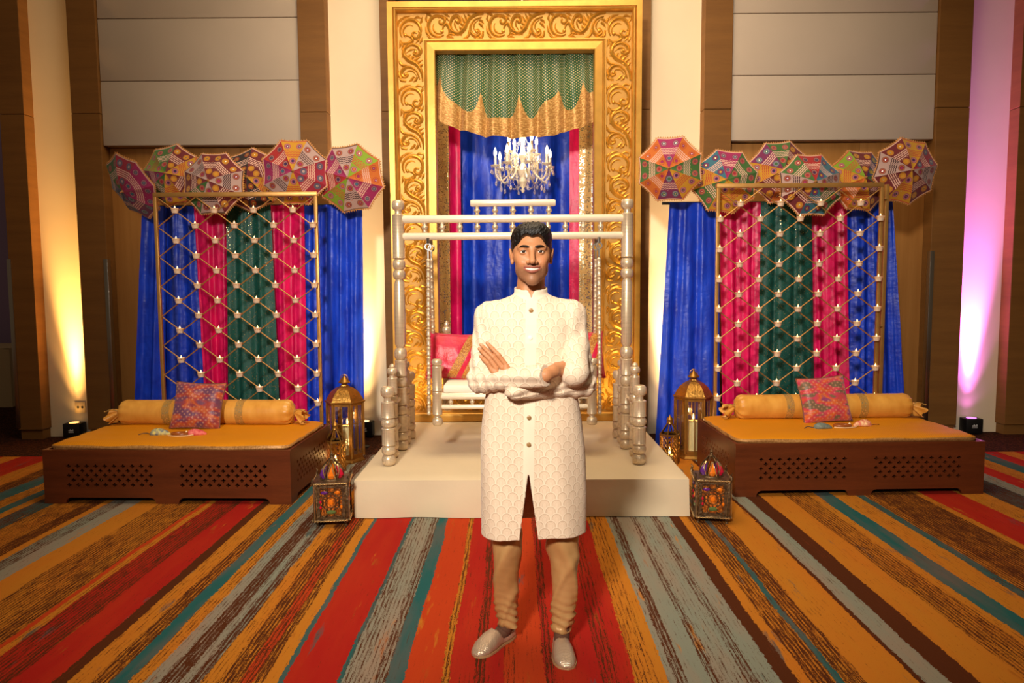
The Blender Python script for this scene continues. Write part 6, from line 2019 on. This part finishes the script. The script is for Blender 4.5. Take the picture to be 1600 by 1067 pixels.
emb = t.math('MULTIPLY', t.math('ADD', t.math('MULTIPLY', edge, .75), t.math('MULTIPLY', inner, .28)), on, clamp=True)
fine = t.noise(t.coord('Object'), 300, 2)
dome = t.math('LESS_THAN', dd, .36)
base = t.mix(t.math('MULTIPLY', t.math('MULTIPLY', dome, on), .42), S(238, 218, 192), S(218, 190, 162))
t.set(col=t.mix(emb, base, S(176, 140, 104)), rough=.75, sheen=.15)
hgt = t.math('ADD', t.math('MULTIPLY', t.math('MULTIPLY', t.math('SUBTRACT', 1.0, dome), on), .7), t.math('ADD', t.math('MULTIPLY', fine, .12), t.math('MULTIPLY', emb, -.35)))
hgt = t.math('ADD', hgt, t.math('MULTIPLY', ispl, .8))
t.bump(hgt, .5, .004)
squash(me)
tun = mobj('tunic', me, t.m, man)
# buttons
MAT_BTN = M('wooden_button', S(168, 128, 78), .4, var=.3, vscale=60)
for bz, bx in ((1.418, .001), (1.305, -.003), (.965, -.009), (.850, -.011)):
    yf0 = np.interp(bz, zt_, [-.135, -.132, -.128, -.122, -.120, -.120, -.118, -.100, -.080, -.055, -.036])
    m_ = (np.abs(V[:, 0] - bx) < .012) & (np.abs(V[:, 2] - bz) < .008)
    yy_ = V[m_, 1].min() if m_.any() else yf0
    b = MB(); b.lathe([(0, -.004), (.006, -.0045), (.0088, -.003), (.009, .002), (0, .002)], 16, (bx, yy_, float(zmap(np.float64(bz)))), 'y')
    b.build('button', MAT_BTN if bz != 1.305 else M('pearl_button', S(240, 232, 220), .25), tun)

# ------------------------------------------------------------------ trousers and shoes
MAT_TRO = satin('bronze_satin', S(208, 164, 108), S(176, 128, 76), .30, .12)
MAT_TRO.node_tree.nodes['Principled BSDF'].inputs['Metallic'].default_value = .2
b = MB()
def leg(hip, knee, ank, r):
    P = crm([hip, knee, ank], 40)
    n = len(P)
    def fn(u, v):
        i = min(n - 1, int(round(v * (n - 1))))
        p = P[i]
        s = i / (n - 1)
        a = 2 * math.pi * u
        rad = np.interp(s, [0, .35, .5, .72, .88, .94, 1], r)
        nz_ = p[2]
        wr = np.interp(nz_, [.06, .10, .17, .23, .6], [.0040, .0060, .0042, .0006, .0])
        w_ = wr * (math.sin(nz_ * 190 + 2.2 * math.sin(a + .6) + 1.4 * math.sin(2 * a + hip[0] * 40)) + .5 * math.sin(nz_ * 310 - 3 * math.sin(a - .4)))
        f1 = math.sin(nz_ * 15 + 2.4 * math.sin(a + hip[0] * 9) + hip[0] * 30); f2 = math.sin(nz_ * 24 - 3.0 * math.cos(a + .5) + hip[0] * 12)
        w_ += .0110 * max(0, f1) ** 3 - .004 * max(0, -f1) + .008 * max(0, f2) ** 4 - .004
        fr = .06 if s > .5 else .03
        return (p[0] + (rad + w_) * math.cos(a), p[1] + (rad * .95 + w_) * math.sin(a), p[2])
    b.grid(fn, 40, n - 1, True)
leg((-.092, .02, .90), (-.106, .005, .48), (-.100, .045, .072), [.088, .070, .065, .056, .049, .046, .044])
leg((.098, .02, .90), (.136, -.012, .48), (.128, .004, .072), [.088, .072, .067, .058, .050, .047, .044])
b.build('trousers', MAT_TRO, man, angle=180)
t = NT('silver_brocade_shoe')
co = t.coord('Object')
vv = t.voronoi(t.mapping(co, (60, 60, 60)), 1.0)
w1 = t.math('SINE', t.math('MULTIPLY', t.math('ADD', t.sep(co)[0], t.sep(co)[1]), 620)); w2 = t.math('SINE', t.math('MULTIPLY', t.math('SUBTRACT', t.sep(co)[0], t.sep(co)[1]), 620))
f = t.math('MULTIPLY_ADD', t.math('MULTIPLY', w1, w2), .6, .4, clamp=True)
t.set(col=t.mix(f, S(200, 176, 150), S(186, 160, 134)), rough=.3, metal=.45)
t.bump(t.math('ADD', f, vv), .3, .003)
MAT_SHOE = t.m
MAT_SOLE = M('tan_leather_sole', S(176, 138, 96), .5)
MAT_SOCK = M('brown_sock', S(96, 62, 44), .8)
MAT_LINE = M('shoe_lining', S(120, 70, 40), .6)
def shoe(heel, toe, ankle):
    h_, t_ = Vector((heel[0] - PX, heel[1] - PY, 0)), Vector((toe[0] - PX, toe[1] - PY, 0))
    L_ = (t_ - h_).length
    d = (t_ - h_).normalized()
    X_ = Matrix.Translation(h_) @ Matrix(((d.x, -d.y, 0, 0), (d.y, d.x, 0, 0), (0, 0, 1, 0), (0, 0, 0, 1)))
    o = bpy.data.objects.new('shoe', None)
    wt = lambda s: np.interp(s, [0, .06, .2, .4, .62, .8, .92, .98, 1], [.004, .024, .033, .035, .045, .045, .034, .018, .003])
    ht_ = lambda s: np.interp(s, [0, .05, .2, .38, .48, .62, .8, .93, 1], [.030, .052, .052, .050, .072, .066, .048, .030, .012])
    up = MB()
    ns, na = 60, 20
    def fn(u, v):
        s = v
        th = math.pi * u
        w_, hh_ = wt(s), ht_(s)
        e = .75
        cx0 = math.copysign(abs(math.cos(th)) ** e, math.cos(th)); sz = math.sin(th) ** e
        return (s * L_, -w_ * cx0 - .006 * math.sin(math.pi * s), .008 + (hh_ - .008) * sz)
    up.grid(fn, na, ns)
    # open the back part: drop the top faces behind the vamp
    keep_f, keep_m = [], []
    for i, f_ in enumerate(up.f):
        vi, ui = i // na, i % na
        s = (vi + .5) / ns; uu = (ui + .5) / na
        lim = np.interp(s, [0, .06, .40, .48, .5], [1, .24, .24, .10, 0])
        if s < .5 and lim < .5 and abs(uu - .5) < lim * 1.15: continue
        keep_f.append(f_)
    up.f = keep_f; up.mi = [0] * len(keep_f)
    up.xform(X_)
    shoe_o = up.build('shoe', MAT_SHOE, man, angle=180)
    md = shoe_o.modifiers.new('thickness', 'SOLIDIFY'); md.thickness = .003
    so = MB()
    ring_ = [(s * L_, wt(s) * 1.06 - .006 * math.sin(math.pi * s)) for s in np.linspace(0, 1, 30)] + [(s * L_, -wt(s) * 1.06 - .006 * math.sin(math.pi * s)) for s in np.linspace(1, 0, 30)[1:-1]]
    n = len(ring_)
    so.add([(x_, y_, .0005) for x_, y_ in ring_] + [(x_, y_, .0095) for x_, y_ in ring_], [tuple(range(n))[::-1], tuple(range(n, 2 * n))] + [(i, (i + 1) % n, n + (i + 1) % n, n + i) for i in range(n)])
    so.xform(X_); so.build('sole', MAT_SOLE, shoe_o)
    # foot and sock filling the opening
    fo = MB()
    a_ = Vector(ankle)
    pts = crm([tuple(a_ + Vector((0, 0, .03))), tuple(a_), tuple(h_ + d * L_ * .30 + Vector((0, 0, .045))), tuple(h_ + d * L_ * .55 + Vector((0, 0, .034)))], 6)
    fo.tube(pts, [.033, .033, .033, .033, .033, .034, .034, .034, .034, .034, .034, .033, .032, .031, .030, .029, .028, .027, .026][:len(pts)], 14)
    fo.build('sock', MAT_SOCK, man, angle=180)
shoe((-.010, 2.962), (-.174, 2.768), (-.102, .043, .095))
shoe((.184, 2.915), (.200, 2.670), (.128, .002, .095))
